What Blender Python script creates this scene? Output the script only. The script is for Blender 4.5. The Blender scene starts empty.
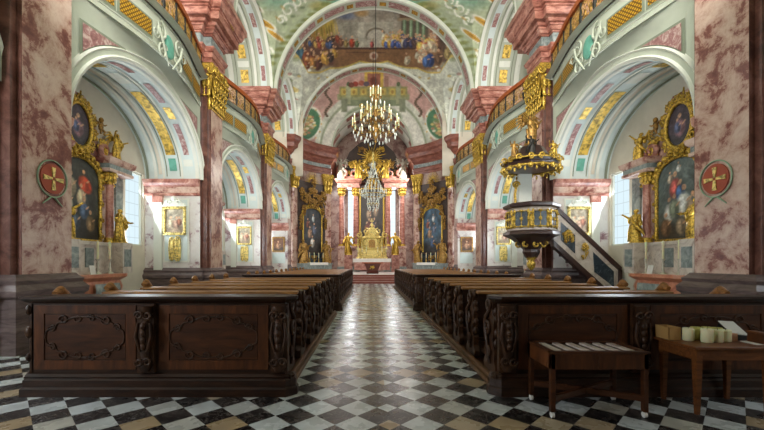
import bpy, bmesh, math, random
import numpy as np
from mathutils import Vector, Matrix
PI = math.pi
sin, cos, sqrt = math.sin, math.cos, math.sqrt
scene = bpy.context.scene
COL = scene.collection
rnd = random.Random(7)

# ------------------------------------------------------------------ helpers
def lin(c):
    return c / 12.92 if c <= 0.04045 else ((c + 0.055) / 1.055) ** 2.4
def C(r, g, b):
    return (lin(r / 255), lin(g / 255), lin(b / 255), 1.0)

class MB:
    """collects shapes, builds ONE mesh object"""
    def __init__(s, sx=1):
        s.v = []; s.f = []; s.m = []; s.sm = []; s.sx = sx
    def add(s, vs, fs, m=0, smooth=False):
        o = len(s.v)
        s.v += [(s.sx * p[0], p[1], p[2]) for p in vs]
        for f in fs:
            s.f.append(tuple(i + o for i in f)); s.m.append(m); s.sm.append(smooth)
        return s
    def box(s, x0, x1, y0, y1, z0, z1, m=0, ms=None):
        vs = [(x0,y0,z0),(x1,y0,z0),(x1,y1,z0),(x0,y1,z0),(x0,y0,z1),(x1,y0,z1),(x1,y1,z1),(x0,y1,z1)]
        fs = [(0,4,7,3),(1,2,6,5),(0,1,5,4),(3,7,6,2),(0,3,2,1),(4,5,6,7)]
        if ms is None: return s.add(vs, fs, m)
        for f, k in zip(fs, ms): s.add(vs, [f], k)
        return s
    def obox(s, c, size, mat, m=0):
        h = [q / 2 for q in size]
        vs = []
        for z in (-1, 1):
            for (x, y) in ((-1,-1),(1,-1),(1,1),(-1,1)):
                p = mat @ Vector((x*h[0], y*h[1], z*h[2])); vs.append((p.x+c[0], p.y+c[1], p.z+c[2]))
        return s.add(vs, [(0,3,2,1),(4,5,6,7),(0,1,5,4),(1,2,6,5),(2,3,7,6),(3,0,4,7)], m)
    def prism(s, pts, axis, a0, a1, m=0, smooth=False):
        def mk(p, a):
            return (a, p[0], p[1]) if axis == 'x' else ((p[0], a, p[1]) if axis == 'y' else (p[0], p[1], a))
        n = len(pts)
        vs = [mk(p, a0) for p in pts] + [mk(p, a1) for p in pts]
        s.add(vs, [tuple(range(n)), tuple(range(2*n-1, n-1, -1))], m)
        s.add(vs, [(i, (i+1) % n, n+(i+1) % n, n+i) for i in range(n)], m, smooth)
        return s
    def loft(s, rings, m=0, caps=True, closed=True, smooth=True):
        n = len(rings[0]); vs = [p for r in rings for p in r]; fs = []
        for k in range(len(rings)-1):
            for i in range(n if closed else n-1):
                j = (i+1) % n
                fs.append((k*n+i, k*n+j, (k+1)*n+j, (k+1)*n+i))
        s.add(vs, fs, m, smooth)
        if caps and closed:
            s.add(rings[0], [tuple(range(n))], m); s.add(rings[-1], [tuple(range(n-1, -1, -1))], m)
        return s
    def lathe(s, cx, cy, prof, n=16, m=0, smooth=True, sx=1, sy=1, a0=0):
        return s.loft([[(cx + r*sx*cos(a0+2*PI*i/n), cy + r*sy*sin(a0+2*PI*i/n), z) for i in range(n)] for r, z in prof], m, True, True, smooth)
    def tube(s, path, r, n=8, m=0, smooth=True):
        P = [Vector(p) for p in path]; rings = []
        rr = r if isinstance(r, (list, tuple)) else [r]*len(P)
        up = None
        for i, p in enumerate(P):
            t = (P[min(i+1, len(P)-1)] - P[max(i-1, 0)])
            if t.length < 1e-9: t = Vector((0,0,1))
            t.normalize()
            if up is None:
                up = Vector((0,0,1)) if abs(t.z) < 0.9 else Vector((1,0,0))
            a = t.cross(up)
            if a.length < 1e-6: a = t.orthogonal()
            a.normalize(); b = a.cross(t).normalized(); up = b
            rings.append([tuple(p + rr[i]*(cos(2*PI*k/n)*a + sin(2*PI*k/n)*b)) for k in range(n)])
        return s.loft(rings, m, True, True, smooth)
    def blob(s, c, r, m=0, nu=8, nv=6, mat=None):
        if not isinstance(r, (list, tuple)): r = (r, r, r)
        vs = []; fs = []
        for j in range(nv+1):
            t = PI*j/nv
            for i in range(nu):
                a = 2*PI*i/nu
                p = Vector((r[0]*sin(t)*cos(a), r[1]*sin(t)*sin(a), r[2]*cos(t)))
                if mat: p = mat @ p
                vs.append((p.x+c[0], p.y+c[1], p.z+c[2]))
        for j in range(nv):
            for i in range(nu):
                k = (i+1) % nu
                fs.append((j*nu+i, (j+1)*nu+i, (j+1)*nu+k, j*nu+k))
        return s.add(vs, fs, m, True)
    def grid(s, fn, us, vs_, m=0, smooth=True, mf=None):
        nu, nv = len(us), len(vs_)
        vs = [fn(u, v) for v in vs_ for u in us]; fs = []; 
        for j in range(nv-1):
            for i in range(nu-1):
                f = (j*nu+i, j*nu+i+1, (j+1)*nu+i+1, (j+1)*nu+i)
                fs.append((f, mf(i, j) if mf else m))
        o = len(s.v); s.v += [(s.sx*p[0], p[1], p[2]) for p in vs]
        for f, k in fs:
            s.f.append(tuple(i+o for i in f)); s.m.append(k); s.sm.append(smooth)
        return s
    def sweep(s, path, prof, m=0, closed=False, mf=None, caps=True):
        """path: xy list, left normal is outward; prof: (offset, z)"""
        n = len(path); rings = []
        for i in range(n):
            p = Vector(path[i])
            def nrm(a, b):
                d = (Vector(b) - Vector(a)).normalized(); return Vector((-d.y, d.x))
            if closed or 0 < i < n-1:
                n1 = nrm(path[i-1], path[i]); n2 = nrm(path[i], path[(i+1) % n])
                q = n1 + n2; q = q / max(0.3, q.dot(n1))
            elif i == 0: q = nrm(path[0], path[1])
            else: q = nrm(path[-2], path[-1])
            rings.append([(p.x + q.x*o, p.y + q.y*o, z) for o, z in prof])
        k = len(prof); R = rings + ([rings[0]] if closed else [])
        for i in range(len(R)-1):
            for j in range(k-1):
                s.add([R[i][j], R[i+1][j], R[i+1][j+1], R[i][j+1]], [(0,1,2,3)], mf(j) if mf else m)
        if caps and not closed:
            for r in (rings[0], rings[-1]): s.add(r, [tuple(range(k))], m)
        return s
    def scroll(s, c, size, turns=1.3, flip=1, rot=0, r0=0.16, plane='yz', m=0, n=18, depth=0):
        """a C-scroll: a spiral tube in a plane"""
        pts = []; rad = []
        for i in range(n):
            t = i/(n-1); a = rot + flip*t*turns*2*PI; q = size*(1 - 0.72*t)
            u, v = q*cos(a), q*sin(a)
            if plane == 'yz': pts.append((c[0]+depth*t, c[1]+u, c[2]+v))
            elif plane == 'xz': pts.append((c[0]+u, c[1]+depth*t, c[2]+v))
            else: pts.append((c[0]+u, c[1]+v, c[2]))
            rad.append(size*r0*(0.45 + 0.75*sin(PI*min(1, t*0.8+0.2))))
        return s.tube(pts, rad, 6, m)
    def build(s, name, mats, parent=None, loc=None, bevel=0, **tags):
        me = bpy.data.meshes.new(name)
        me.from_pydata(s.v, [], s.f)
        if not isinstance(mats, (list, tuple)): mats = [mats]
        for q in mats: me.materials.append(q)
        me.polygons.foreach_set('material_index', s.m)
        me.polygons.foreach_set('use_smooth', s.sm)
        bm = bmesh.new(); bm.from_mesh(me)
        bmesh.ops.recalc_face_normals(bm, faces=bm.faces); bm.to_mesh(me); bm.free()
        o = bpy.data.objects.new(name, me); COL.objects.link(o)
        if parent: o.parent = parent
        if loc: o.location = loc
        if bevel:
            b = o.modifiers.new('bevel', 'BEVEL'); b.width = bevel; b.segments = 2; b.limit_method = 'ANGLE'
        tag(o, **tags)
        return o

def tag(o, label=None, cat=None, group=None, kind=None):
    if label: o['label'] = label
    if cat: o['category'] = cat
    if group: o['group'] = group
    if kind: o['kind'] = kind
    return o
def empty(name, loc, label, cat, group=None, rz=0):
    o = bpy.data.objects.new(name, None); COL.objects.link(o)
    o.location = loc; o.rotation_euler = (0, 0, rz); o.empty_display_size = 0.2
    return tag(o, label, cat, group)
def copy_tree(o, parent=None):
    c = o.copy(); COL.objects.link(c)
    if parent: c.parent = parent
    for ch in list(o.children): copy_tree(ch, c)
    return c
def again(o, loc, label, rz=None, group=None):
    c = copy_tree(o); c.location = loc; c['label'] = label
    if rz is not None: c.rotation_euler = (0, 0, rz)
    if group: c['group'] = group
    return c
def lsp(a, b, n): return [a + (b-a)*i/(n-1) for i in range(n)]

# ------------------------------------------------------------------ materials
def newmat(name):
    m = bpy.data.materials.new(name); m.use_nodes = True
    nt = m.node_tree; b = nt.nodes['Principled BSDF']
    return m, nt, b
def nodes(nt, kind, **kw):
    n = nt.nodes.new(kind)
    for k, v in kw.items():
        if k in n.inputs: n.inputs[k].default_value = v
        else: setattr(n, k, v)
    return n
def ramp(nt, fac, stops, interp='LINEAR'):
    r = nt.nodes.new('ShaderNodeValToRGB'); e = r.color_ramp.elements
    r.color_ramp.interpolation = interp
    e[0].position, e[0].color = stops[0]; e[1].position, e[1].color = stops[-1]
    for p, c in stops[1:-1]:
        q = e.new(p); q.color = c
    nt.links.new(fac, r.inputs[0]); return r.outputs[0]
def coords(nt, scale=(1,1,1), src='Object'):
    t = nt.nodes.new('ShaderNodeTexCoord'); mp = nt.nodes.new('ShaderNodeMapping')
    mp.inputs['Scale'].default_value = scale
    nt.links.new(t.outputs[src], mp.inputs[0]); return mp.outputs[0]
def bump(nt, b, h, strength, dist=0.02):
    n = nt.nodes.new('ShaderNodeBump'); n.inputs['Strength'].default_value = strength; n.inputs['Distance'].default_value = dist
    nt.links.new(h, n.inputs['Height']); nt.links.new(n.outputs[0], b.inputs['Normal'])
def noise(nt, co, scale, detail=5, rough=0.6, dist=0.0):
    n = nodes(nt, 'ShaderNodeTexNoise', Scale=scale, Detail=detail, Roughness=rough, Distortion=dist)
    nt.links.new(co, n.inputs['Vector']); return n.outputs['Fac']
def mixc(nt, f, a, b):
    m = nt.nodes.new('ShaderNodeMix'); m.data_type = 'RGBA'
    for k, q in ((0, f), (6, a), (7, b)):
        if isinstance(q, (float, int, tuple)): m.inputs[k].default_value = q
        else: nt.links.new(q, m.inputs[k])
    return m.outputs[2]
def math_(nt, op, a, b=None, c=None):
    m = nt.nodes.new('ShaderNodeMath'); m.operation = op
    for k, q in enumerate((a, b, c)):
        if q is None: continue
        if isinstance(q, (float, int)): m.inputs[k].default_value = q
        else: nt.links.new(q, m.inputs[k])
    return m.outputs[0]

def plain(name, col, rough=0.6, metal=0, var=0.12, scale=4, bstr=0.0):
    m, nt, b = newmat(name); co = coords(nt)
    n = noise(nt, co, scale)
    d = tuple(q*(1-var) for q in col[:3]) + (1,); l = tuple(min(1, q*(1+var)) for q in col[:3]) + (1,)
    nt.links.new(ramp(nt, n, [(0.3, d), (0.7, l)]), b.inputs['Base Color'])
    b.inputs['Roughness'].default_value = rough; b.inputs['Metallic'].default_value = metal
    if bstr: bump(nt, b, noise(nt, co, scale*6), bstr)
    return m
def marble(name, stops, scale=1.2, dist=2.0, rough=0.28, stretch=(1,1,1), vein=None):
    m, nt, b = newmat(name); co = coords(nt, stretch)
    n = noise(nt, co, scale, 12, 0.72, dist)
    c = ramp(nt, n, stops)
    if vein:
        v = noise(nt, co, scale*1.7, 6, 0.6, 1.0)
        a = math_(nt, 'ABSOLUTE', math_(nt, 'SUBTRACT', v, 0.5))
        c = mixc(nt, ramp(nt, a, [(0.0, (0.75,)*3+(1,)), (0.025, (0,0,0,1))]), c, vein)
    nt.links.new(c, b.inputs['Base Color']); b.inputs['Roughness'].default_value = rough
    return m
def woodm(name, a, b_, scale=3.0, rough=0.35, stretch=(1, 8, 8), coat=0.0):
    m, nt, b = newmat(name); co = coords(nt, stretch)
    n = noise(nt, co, scale, 6, 0.65, 0.8)
    nt.links.new(ramp(nt, n, [(0.28, a), (0.72, b_)]), b.inputs['Base Color'])
    b.inputs['Roughness'].default_value = max(.42, rough); b.inputs['Specular IOR Level'].default_value = 0.28
    bump(nt, b, n, 0.08); return m

M = {}
M['stucco'] = plain('pale_stucco', C(186,192,174), 0.7, var=0.06, scale=2)
M['stucco_white'] = plain('white_stucco', C(222,224,212), 0.65, var=0.05, scale=2)
M['stucco_blue'] = plain('bluish_stucco', C(208,220,216), 0.7, var=0.06, scale=2)
M['stucco_green'] = plain('sage_stucco', C(150,175,145), 0.7, var=0.1, scale=2)
M['line'] = plain('grey_green_line', C(132,140,120), 0.7)
M['teal'] = plain('teal_paint', C(100,165,145), 0.6, var=0.2, scale=5)
M['cream'] = plain('cream_plaster', C(214,206,188), 0.7, var=0.08, scale=1.5)
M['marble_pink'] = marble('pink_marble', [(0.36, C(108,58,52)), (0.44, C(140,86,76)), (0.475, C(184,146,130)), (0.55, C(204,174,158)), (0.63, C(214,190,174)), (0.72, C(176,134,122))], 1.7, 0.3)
M['marble_pale'] = marble('pale_veined_marble', [(0.36, C(126,84,90)), (0.42, C(176,150,150)), (0.46, C(214,206,200)), (0.6, C(222,218,212)), (0.72, C(196,180,180))], 1.3, 0.5)
M['marble_chancel'] = marble('mottled_chancel_marble', [(0.36, C(92,60,56)), (0.45, C(140,104,96)), (0.55, C(176,152,140)), (0.7, C(150,116,106))], 1.3, 0.5)
M['marble_red'] = marble('red_marble', [(0.34, C(104,56,48)), (0.46, C(158,100,86)), (0.56, C(190,138,122)), (0.68, C(214,182,168))], 2.6, 0.6, 0.3)
M['marble_salmon'] = marble('salmon_marble', [(0.36, C(112,62,52)), (0.48, C(160,104,90)), (0.58, C(190,136,120)), (0.68, C(212,172,156))], 2.2, 0.5, 0.3, (1,1,3))
M['marble_cornice'] = marble('dark_cornice_marble', [(0.3, C(80,42,34)), (0.5, C(128,74,60)), (0.72, C(164,110,94))], 1.6, 0.5, 0.3, (1,1,3))
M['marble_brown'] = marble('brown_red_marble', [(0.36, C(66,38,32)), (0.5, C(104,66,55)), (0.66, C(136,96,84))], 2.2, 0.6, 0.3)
M['marble_inlay'] = marble('purple_marble_inlay', [(0.3, C(105,62,62)), (0.5, C(160,115,112)), (0.62, C(205,185,175)), (0.8, C(150,110,105))], 3.5, 2.0, 0.4)
M['marble_grey'] = marble('grey_marble', [(0.3, C(70,82,84)), (0.5, C(130,140,138)), (0.75, C(185,188,180))], 2.4, 2.0, 0.3)
M['marble_base'] = marble('dark_plinth_marble', [(0.3, C(56,44,44)), (0.5, C(98,82,80)), (0.75, C(136,120,116))], 1.4, 1.2, 0.45, (1,1,5))
M['marble_orange'] = marble('orange_marble', [(0.3, C(150,80,58)), (0.5, C(196,126,96)), (0.75, C(214,170,140))], 2.2, 1.4, 0.3)
M['step'] = plain('red_brown_step', C(120,58,42), 0.5, var=0.15, scale=3)
M['dark_red'] = plain('dark_red_brown', C(84,40,30), 0.45)
def goldm(name, col, rough=0.34, metal=0.85, sc=14):
    m, nt, b = newmat(name); co = coords(nt)
    n = noise(nt, co, sc, 3)
    d = tuple(q*0.28 for q in col[:3]) + (1,)
    nt.links.new(ramp(nt, n, [(0.36, d), (0.58, col)]), b.inputs['Base Color'])
    b.inputs['Roughness'].default_value = rough; b.inputs['Metallic'].default_value = metal
    bump(nt, b, n, 0.5, 0.03); return m
M['gold'] = goldm('gilding', C(224,184,78), metal=0.55, sc=18)
M['gold_bright'] = goldm('bright_gilding', C(250,224,134), 0.35, 0.3)
M['gold_dark'] = goldm('aged_gilding', C(176,134,66), 0.4, 0.5, 12)
M['silver'] = plain('silvered_stucco', C(190,185,170), 0.35, 0.4, var=0.25, scale=12, bstr=0.2)
def latticem(name, a, b_, k, w=0.28):
    m, nt, b = newmat(name)
    t = nt.nodes.new('ShaderNodeTexCoord'); sp = nt.nodes.new('ShaderNodeSeparateXYZ'); nt.links.new(t.outputs['Object'], sp.inputs[0])
    y, z = sp.outputs[1], sp.outputs[2]
    p = math_(nt, 'PINGPONG', math_(nt, 'MULTIPLY', math_(nt, 'ADD', y, z), k), 0.5)
    q = math_(nt, 'PINGPONG', math_(nt, 'MULTIPLY', math_(nt, 'SUBTRACT', y, z), k), 0.5)
    f = math_(nt, 'LESS_THAN', math_(nt, 'MINIMUM', p, q), w*0.5)
    nt.links.new(mixc(nt, f, a, b_), b.inputs['Base Color'])
    b.inputs['Roughness'].default_value = 0.4; b.inputs['Metallic'].default_value = 0.45
    bump(nt, b, f, 0.4, 0.02); return m
M['gold_lattice'] = latticem('gilded_lattice_relief', C(222,172,50), C(120,84,28), 9.0, 0.4)
M['gold_scale'] = goldm('gilded_strapwork', C(228,190,84), 0.4, 0.35, 7)
M['wood'] = woodm('dark_walnut', C(22,12,7), C(58,33,18))
M['wood_panel'] = woodm('walnut_veneer', C(36,17,8), C(84,46,22), 2.0, 0.3, (1,1,5))
M['wood_panel2'] = woodm('walnut_veneer_rich', C(44,21,9), C(98,55,26), 2.0, 0.3, (5,1,1))
M['wood_carved'] = woodm('carved_walnut', C(28,16,10), C(78,49,29), 6.0, 0.38, (1,1,1))
M['wood_ledge'] = woodm('golden_oak_ledge', C(84,50,22), C(168,116,60), 3.0, 0.5, (1,10,10), 0.0)  # golden brown, lighter than the dark walnut of the pews
M['wood_kerb'] = woodm('worn_kerb_oak', C(62,42,26), C(122,88,56), 3.0, 0.45, (8,1,8), 0.0)
M['medallion_red'] = plain('brick_red_paint', C(168,78,52), 0.6, var=0.1)
M['altar_back'] = plain('dark_umber', C(62,48,42), 0.6, var=0.25)
M['wood_rail'] = woodm('orange_handrail', C(124,56,24), C(186,98,48), 3.0, 0.4)
M['wood_table'] = woodm('brown_table_oak', C(66,36,17), C(128,76,38), 3.0, 0.35)
M['iron'] = plain('dark_iron', C(40,38,34), 0.5, 0.4)
M['black'] = plain('black_leather', C(20,20,22), 0.5)
M['white'] = plain('white_linen', C(232,230,224), 0.8, var=0.04)
M['paper'] = plain('white_paper', C(222,222,216), 0.8, var=0.03)
M['wax'] = plain('cream_wax', C(226,222,180), 0.5, var=0.04); M['wax'].node_tree.nodes['Principled BSDF'].inputs['Subsurface Weight'].default_value = 0.3
M['wax_cup'] = plain('yellow_candle_cup', C(196,190,104), 0.4, var=0.08)
M['card'] = plain('cardboard', C(172,132,76), 0.8, var=0.1)
M['box_pink'] = plain('tan_box', C(196,150,120), 0.8)
M['pulpit_white'] = marble('cream_pulpit_marble', [(0.3, C(150,130,118)), (0.5, C(206,194,182)), (0.75, C(222,214,204))], 2.4, 1.6, 0.3)
M['pulpit_dark'] = plain('dark_plum_lacquer', C(58,38,34), 0.3, var=0.2)
M['pulpit_panel'] = marble('blue_black_marble', [(0.3, C(22,28,34)), (0.55, C(50,62,72)), (0.75, C(120,132,140))], 4.0, 2.2, 0.25)
M['crystal'] = plain('cut_crystal', C(232,238,226), 0.2, 0.0, var=0.2, scale=20)
M['flesh'] = plain('painted_flesh', C(196,150,120), 0.6)
def emis(name, col, st, transp=0.0):
    m = bpy.data.materials.new(name); m.use_nodes = True; nt = m.node_tree; nt.nodes.clear()
    o = nt.nodes.new('ShaderNodeOutputMaterial'); e = nt.nodes.new('ShaderNodeEmission')
    t = nt.nodes.new('ShaderNodeTexCoord'); sp = nt.nodes.new('ShaderNodeSeparateXYZ'); nt.links.new(t.outputs['Object'], sp.inputs[0])
    # leaded lights: thin dark lattice of lead cames
    py = math_(nt, 'PINGPONG', math_(nt, 'MULTIPLY', math_(nt, 'ADD', sp.outputs[1], sp.outputs[0]), 3.0), 0.5)
    pz = math_(nt, 'PINGPONG', math_(nt, 'MULTIPLY', sp.outputs[2], 2.4), 0.5)
    f = math_(nt, 'LESS_THAN', math_(nt, 'MINIMUM', py, pz), 0.035)
    nt.links.new(mixc(nt, f, col, tuple(q*0.78 for q in col[:3])+(1,)), e.inputs[0]); e.inputs[1].default_value = st
    nt.links.new(e.outputs[0], o.inputs[0]); return m
M['daylight'] = emis('daylit_leaded_glass', (0.66, 0.80, 0.86, 1), 0.85)
M['daylight_apse'] = emis('daylit_apse_glass', (0.74, 0.86, 1.0, 1), 0.95)
M['daylight_gallery'] = emis('daylit_gallery_glass', (0.9, 0.95, 1.0, 1), 1.6)
M['bulb'] = emis('candle_bulb', (1.0, 0.86, 0.62, 1), 2.2)
def paintm(name, rough=0.55):
    m, nt, b = newmat(name); a = nt.nodes.new('ShaderNodeAttribute'); a.attribute_name = 'paint'
    nt.links.new(a.outputs['Color'], b.inputs['Base Color']); b.inputs['Roughness'].default_value = rough; return m
M['paint'] = paintm('fresco_paint', 0.7); M['oil'] = paintm('oil_paint', 0.4)

def floor_mat():
    m, nt, b = newmat('chequered_marble_floor')
    t = nt.nodes.new('ShaderNodeTexCoord'); sp = nt.nodes.new('ShaderNodeSeparateXYZ'); nt.links.new(t.outputs['Object'], sp.inputs[0])
    D = 0.4243
    xa = math_(nt, 'ABSOLUTE', math_(nt, 'ADD', sp.outputs[0], 0.09))
    u0 = math_(nt, 'DIVIDE', math_(nt, 'SUBTRACT', xa, 0.325), D)
    v0 = math_(nt, 'DIVIDE', math_(nt, 'SUBTRACT', sp.outputs[1], 4.04), D)
    p = math_(nt, 'ADD', math_(nt, 'ADD', u0, v0), 0.5); q = math_(nt, 'ADD', math_(nt, 'SUBTRACT', u0, v0), 0.5)
    fp = math_(nt, 'FLOOR', p); fq = math_(nt, 'FLOOR', q)
    par = math_(nt, 'FLOORED_MODULO', math_(nt, 'ADD', fp, fq), 2.0)       # 0 = light, 1 = dark
    # little diamonds along the seam in the middle of the aisle
    vr = math_(nt, 'SUBTRACT', v0, math_(nt, 'ROUND', v0))
    met = math_(nt, 'ADD', math_(nt, 'DIVIDE', xa, D), math_(nt, 'ABSOLUTE', vr))
    ins = math_(nt, 'LESS_THAN', xa, 0.113)
    small_dark = math_(nt, 'GREATER_THAN', met, 0.262)
    dark = math_(nt, 'ADD', math_(nt, 'MULTIPLY', ins, small_dark), math_(nt, 'MULTIPLY', math_(nt, 'SUBTRACT', 1.0, ins), par))
    cb = nt.nodes.new('ShaderNodeCombineXYZ'); nt.links.new(fp, cb.inputs[0]); nt.links.new(fq, cb.inputs[1])
    sg = math_(nt, 'SIGN', math_(nt, 'ADD', sp.outputs[0], 0.09)); nt.links.new(sg, cb.inputs[2])
    wn = nt.nodes.new('ShaderNodeTexWhiteNoise'); wn.noise_dimensions = '3D'; nt.links.new(cb.outputs[0], wn.inputs['Vector'])
    rowv = nt.nodes.new('ShaderNodeCombineXYZ'); nt.links.new(math_(nt, 'ROUND', v0), rowv.inputs[1])
    wr = nt.nodes.new('ShaderNodeTexWhiteNoise'); wr.noise_dimensions = '3D'; nt.links.new(rowv.outputs[0], wr.inputs['Vector'])
    mx = math_(nt, 'ADD', math_(nt, 'MULTIPLY', wn.outputs['Value'], 0.45), math_(nt, 'MULTIPLY', wr.outputs['Value'], 0.55))
    light = ramp(nt, mx, [(0.25, C(170,148,116)), (0.33, C(184,172,150)), (0.40, C(196,202,202)), (0.8, C(218,226,230))])
    darkc = ramp(nt, mx, [(0.2, C(18,17,18)), (0.5, C(36,33,33)), (0.85, C(66,58,54))])
    co = coords(nt)
    vn = noise(nt, co, 7.0, 6, 0.6, 1.2)
    a = math_(nt, 'ABSOLUTE', math_(nt, 'SUBTRACT', vn, 0.5))
    darkv = mixc(nt, ramp(nt, a, [(0.0, (0.55,)*3+(1,)), (0.02, (0,0,0,1))]), darkc, C(150,140,134))
    big = noise(nt, co, 3.0, 5)
    lightv = mixc(nt, ramp(nt, big, [(0.35, (0,0,0,1)), (0.7, (0.35,)*3+(1,))]), light, C(120,112,100))
    nt.links.new(mixc(nt, dark, lightv, darkv), b.inputs['Base Color'])
    nt.links.new(ramp(nt, noise(nt, co, 2.5, 4), [(0.3, (0.2,)*3+(1,)), (0.7, (0.36,)*3+(1,))]), b.inputs['Roughness'])
    bump(nt, b, noise(nt, co, 1.8, 3), 0.12, 0.03)
    return m
M['floor'] = floor_mat()

# ------------------------------------------------------------------ painted canvases (numpy, kept as paint on the mesh)
class Canvas:
    def __init__(s, w, h, col):
        s.w, s.h = w, h
        s.a = np.zeros((h, w, 3)); s.a[:] = col
        s.yy, s.xx = np.mgrid[0:h, 0:w].astype(float)
        s.xx = (s.xx + .5)/w; s.yy = 1 - (s.yy + .5)/h          # y up, both 0..1
        s.asp = w/h
    def blend(s, mask, col, op=1.0):
        k = np.clip(mask, 0, 1)[..., None]*op
        s.a = s.a*(1-k) + np.array(col, float)*k
    def ell(s, x, y, rx, ry, col, op=1.0, ang=0, soft=0.15):
        R = max(rx, ry) if ang else 0; ex, ey = max(rx, R), max(ry, R)
        i0, i1 = max(0, int((x-ex)*s.w)-1), min(s.w, int((x+ex)*s.w)+2); j0, j1 = max(0, int((1-y-ey)*s.h)-1), min(s.h, int((1-y+ey)*s.h)+2)
        if i1 <= i0 or j1 <= j0: return
        dx, dy = (s.xx[j0:j1, i0:i1]-x), (s.yy[j0:j1, i0:i1]-y); c, q = cos(ang), sin(ang)
        X, Y = dx*c + dy*q, -dx*q + dy*c
        d = np.sqrt((X/rx)**2 + (Y/ry)**2)
        k = np.clip((1-d)/soft, 0, 1)[..., None]*op
        s.a[j0:j1, i0:i1] = s.a[j0:j1, i0:i1]*(1-k) + np.array(col, float)*k
    def ring(s, x, y, rx, ry, w, col, op=1.0):
        d = np.sqrt(((s.xx-x)/rx)**2 + ((s.yy-y)/ry)**2)
        s.blend(1 - np.abs(d-1)/w, col, op)
    def rect(s, x0, x1, y0, y1, col, op=1.0, soft=0.004):
        m = np.minimum(np.minimum(s.xx-x0, x1-s.xx), np.minimum(s.yy-y0, y1-s.yy))/soft + .5
        s.blend(m, col, op)
    def below(s, f, col, op=1.0, soft=0.01):
        s.blend((f(s.xx)-s.yy)/soft + .5, col, op)
    def fig(s, x, y, h, robe, skin=(205,160,125), lean=0, w=0.26):
        k = 1.0/s.asp
        s.ell(x+lean*h*k*.2, y+h*0.38, h*w*k, h*0.40, robe, 1, lean*.5, .3)
        s.ell(x+lean*h*k*.3-h*.06*k, y+h*0.45, h*w*.4*k, h*0.3, tuple(min(255, q*1.35+20) for q in robe), .6, lean*.5+.2, .5)
        s.ell(x+lean*h*k*.25+h*.12*k, y+h*0.3, h*w*.4*k, h*0.28, tuple(q*.55 for q in robe), .6, lean*.5-.2, .5)
        s.ell(x+lean*h*k*.45, y+h*0.88, h*0.085*k, h*0.105, skin, 1, 0, .3)
        s.ell(x+lean*h*k*.3+h*.16*k, y+h*.55, h*.12*k, h*.05, skin, .9, .5, .3)
    def speckle(s, seed, amt):
        r = np.random.RandomState(seed)
        for q in (4, 10, 24):
            g = r.rand(s.h//q+2, s.w//q+2)
            yi = (np.arange(s.h)/q); xi = (np.arange(s.w)/q)
            y0 = yi.astype(int); x0 = xi.astype(int); fy = (yi-y0)[:, None]; fx = (xi-x0)[None, :]
            n = g[y0][:, x0]*(1-fy)*(1-fx) + g[y0+1][:, x0]*fy*(1-fx) + g[y0][:, x0+1]*(1-fy)*fx + g[y0+1][:, x0+1]*fy*fx
            s.a *= (1 + amt*(n-.5))[..., None]
    def crowd(s, seed, n, x0, x1, y0, y1, h0, h1, pal):
        r = random.Random(seed)
        P = sorted([(r.uniform(y0, y1), r.uniform(x0, x1)) for _ in range(n)], reverse=True)
        for y, x in P: s.fig(x, y, r.uniform(h0, h1), r.choice(pal), lean=r.uniform(-.6, .6))
    def lin(s):
        c = np.clip(s.a/255, 0, 1)
        return np.where(c <= 0.04045, c/12.92, ((c+0.055)/1.055)**2.4)
def painted(name, cv, fn, nu, nv, mat, parent=None, sx=1, mask=None, **tags):
    """grid mesh over (u,v) in 0..1 carrying the canvas as a colour attribute"""
    L = cv.lin(); vs = []; cs = []
    for j in range(nv+1):
        for i in range(nu+1):
            u, v = i/nu, j/nv
            p = fn(u, v); vs.append((sx*p[0], p[1], p[2]))
            q = L[min(cv.h-1, int((1-v)*cv.h)), min(cv.w-1, int(u*cv.w))]
            cs += [q[0], q[1], q[2], 1.0]
    fs = [(j*(nu+1)+i, j*(nu+1)+i+1, (j+1)*(nu+1)+i+1, (j+1)*(nu+1)+i) for j in range(nv) for i in range(nu)
          if mask is None or mask((i+.5)/nu, (j+.5)/nv)]
    me = bpy.data.meshes.new(name); me.from_pydata(vs, [], fs); me.materials.append(mat)
    at = me.color_attributes.new('paint', 'FLOAT_COLOR', 'POINT'); at.data.foreach_set('color', cs)
    me.polygons.foreach_set('use_smooth', [True]*len(fs))
    o = bpy.data.objects.new(name, me); COL.objects.link(o)
    if parent: o.parent = parent
    return tag(o, **tags)

# ------------------------------------------------------------------ layout
CAM = (-0.29, 0.0, 1.6); FPX = 368.0
PY = [-0.74, 7.02, 14.78, 22.54]           # pilaster centres along the nave
BAYS = [3.14, 10.90, 18.66, 26.42]         # chapel bay centres
XW, XP, XO = 6.70, 6.40, 8.80              # arcade wall, pilaster face, chapel outer wall
AA, AB, ZS = 3.07, 2.35, 4.72              # arch half-span, rise, spring
ZG = 8.6                                   # gallery ledge
VZ, VR = 11.60, 6.0                        # nave vault spring and radius
SIDE = {-1: 'left', 1: 'right'}
def arch(y):
    return ZS + AB*sqrt(max(0, 1-(y/AA)**2))
def bulge(y): return 0.5*cos(PI/2*min(1, abs(y)/AA))**1.3

# camera
cd = bpy.data.cameras.new('camera'); cam = bpy.data.objects.new('camera', cd); COL.objects.link(cam)
cam.location = CAM; cam.rotation_euler = (PI/2, 0, 0)
cd.sensor_width = 36; cd.lens = FPX/764*36; cd.shift_x = 13/764; cd.shift_y = 47/764; cd.clip_end = 200
scene.camera = cam
scene.view_settings.view_transform = 'Standard'; scene.view_settings.look = 'None'
scene.view_settings.exposure = 0.45; scene.view_settings.gamma = 1; scene.view_settings.use_curve_mapping = False

# ------------------------------------------------------------------ floor
MB().grid(lambda u, v: (u, v, 0), lsp(-9.1, 9.1, 3), lsp(-3.2, 33, 3), 0, False).build('floor', M['floor'], kind='structure', label='black and white chequered marble floor')

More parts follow.
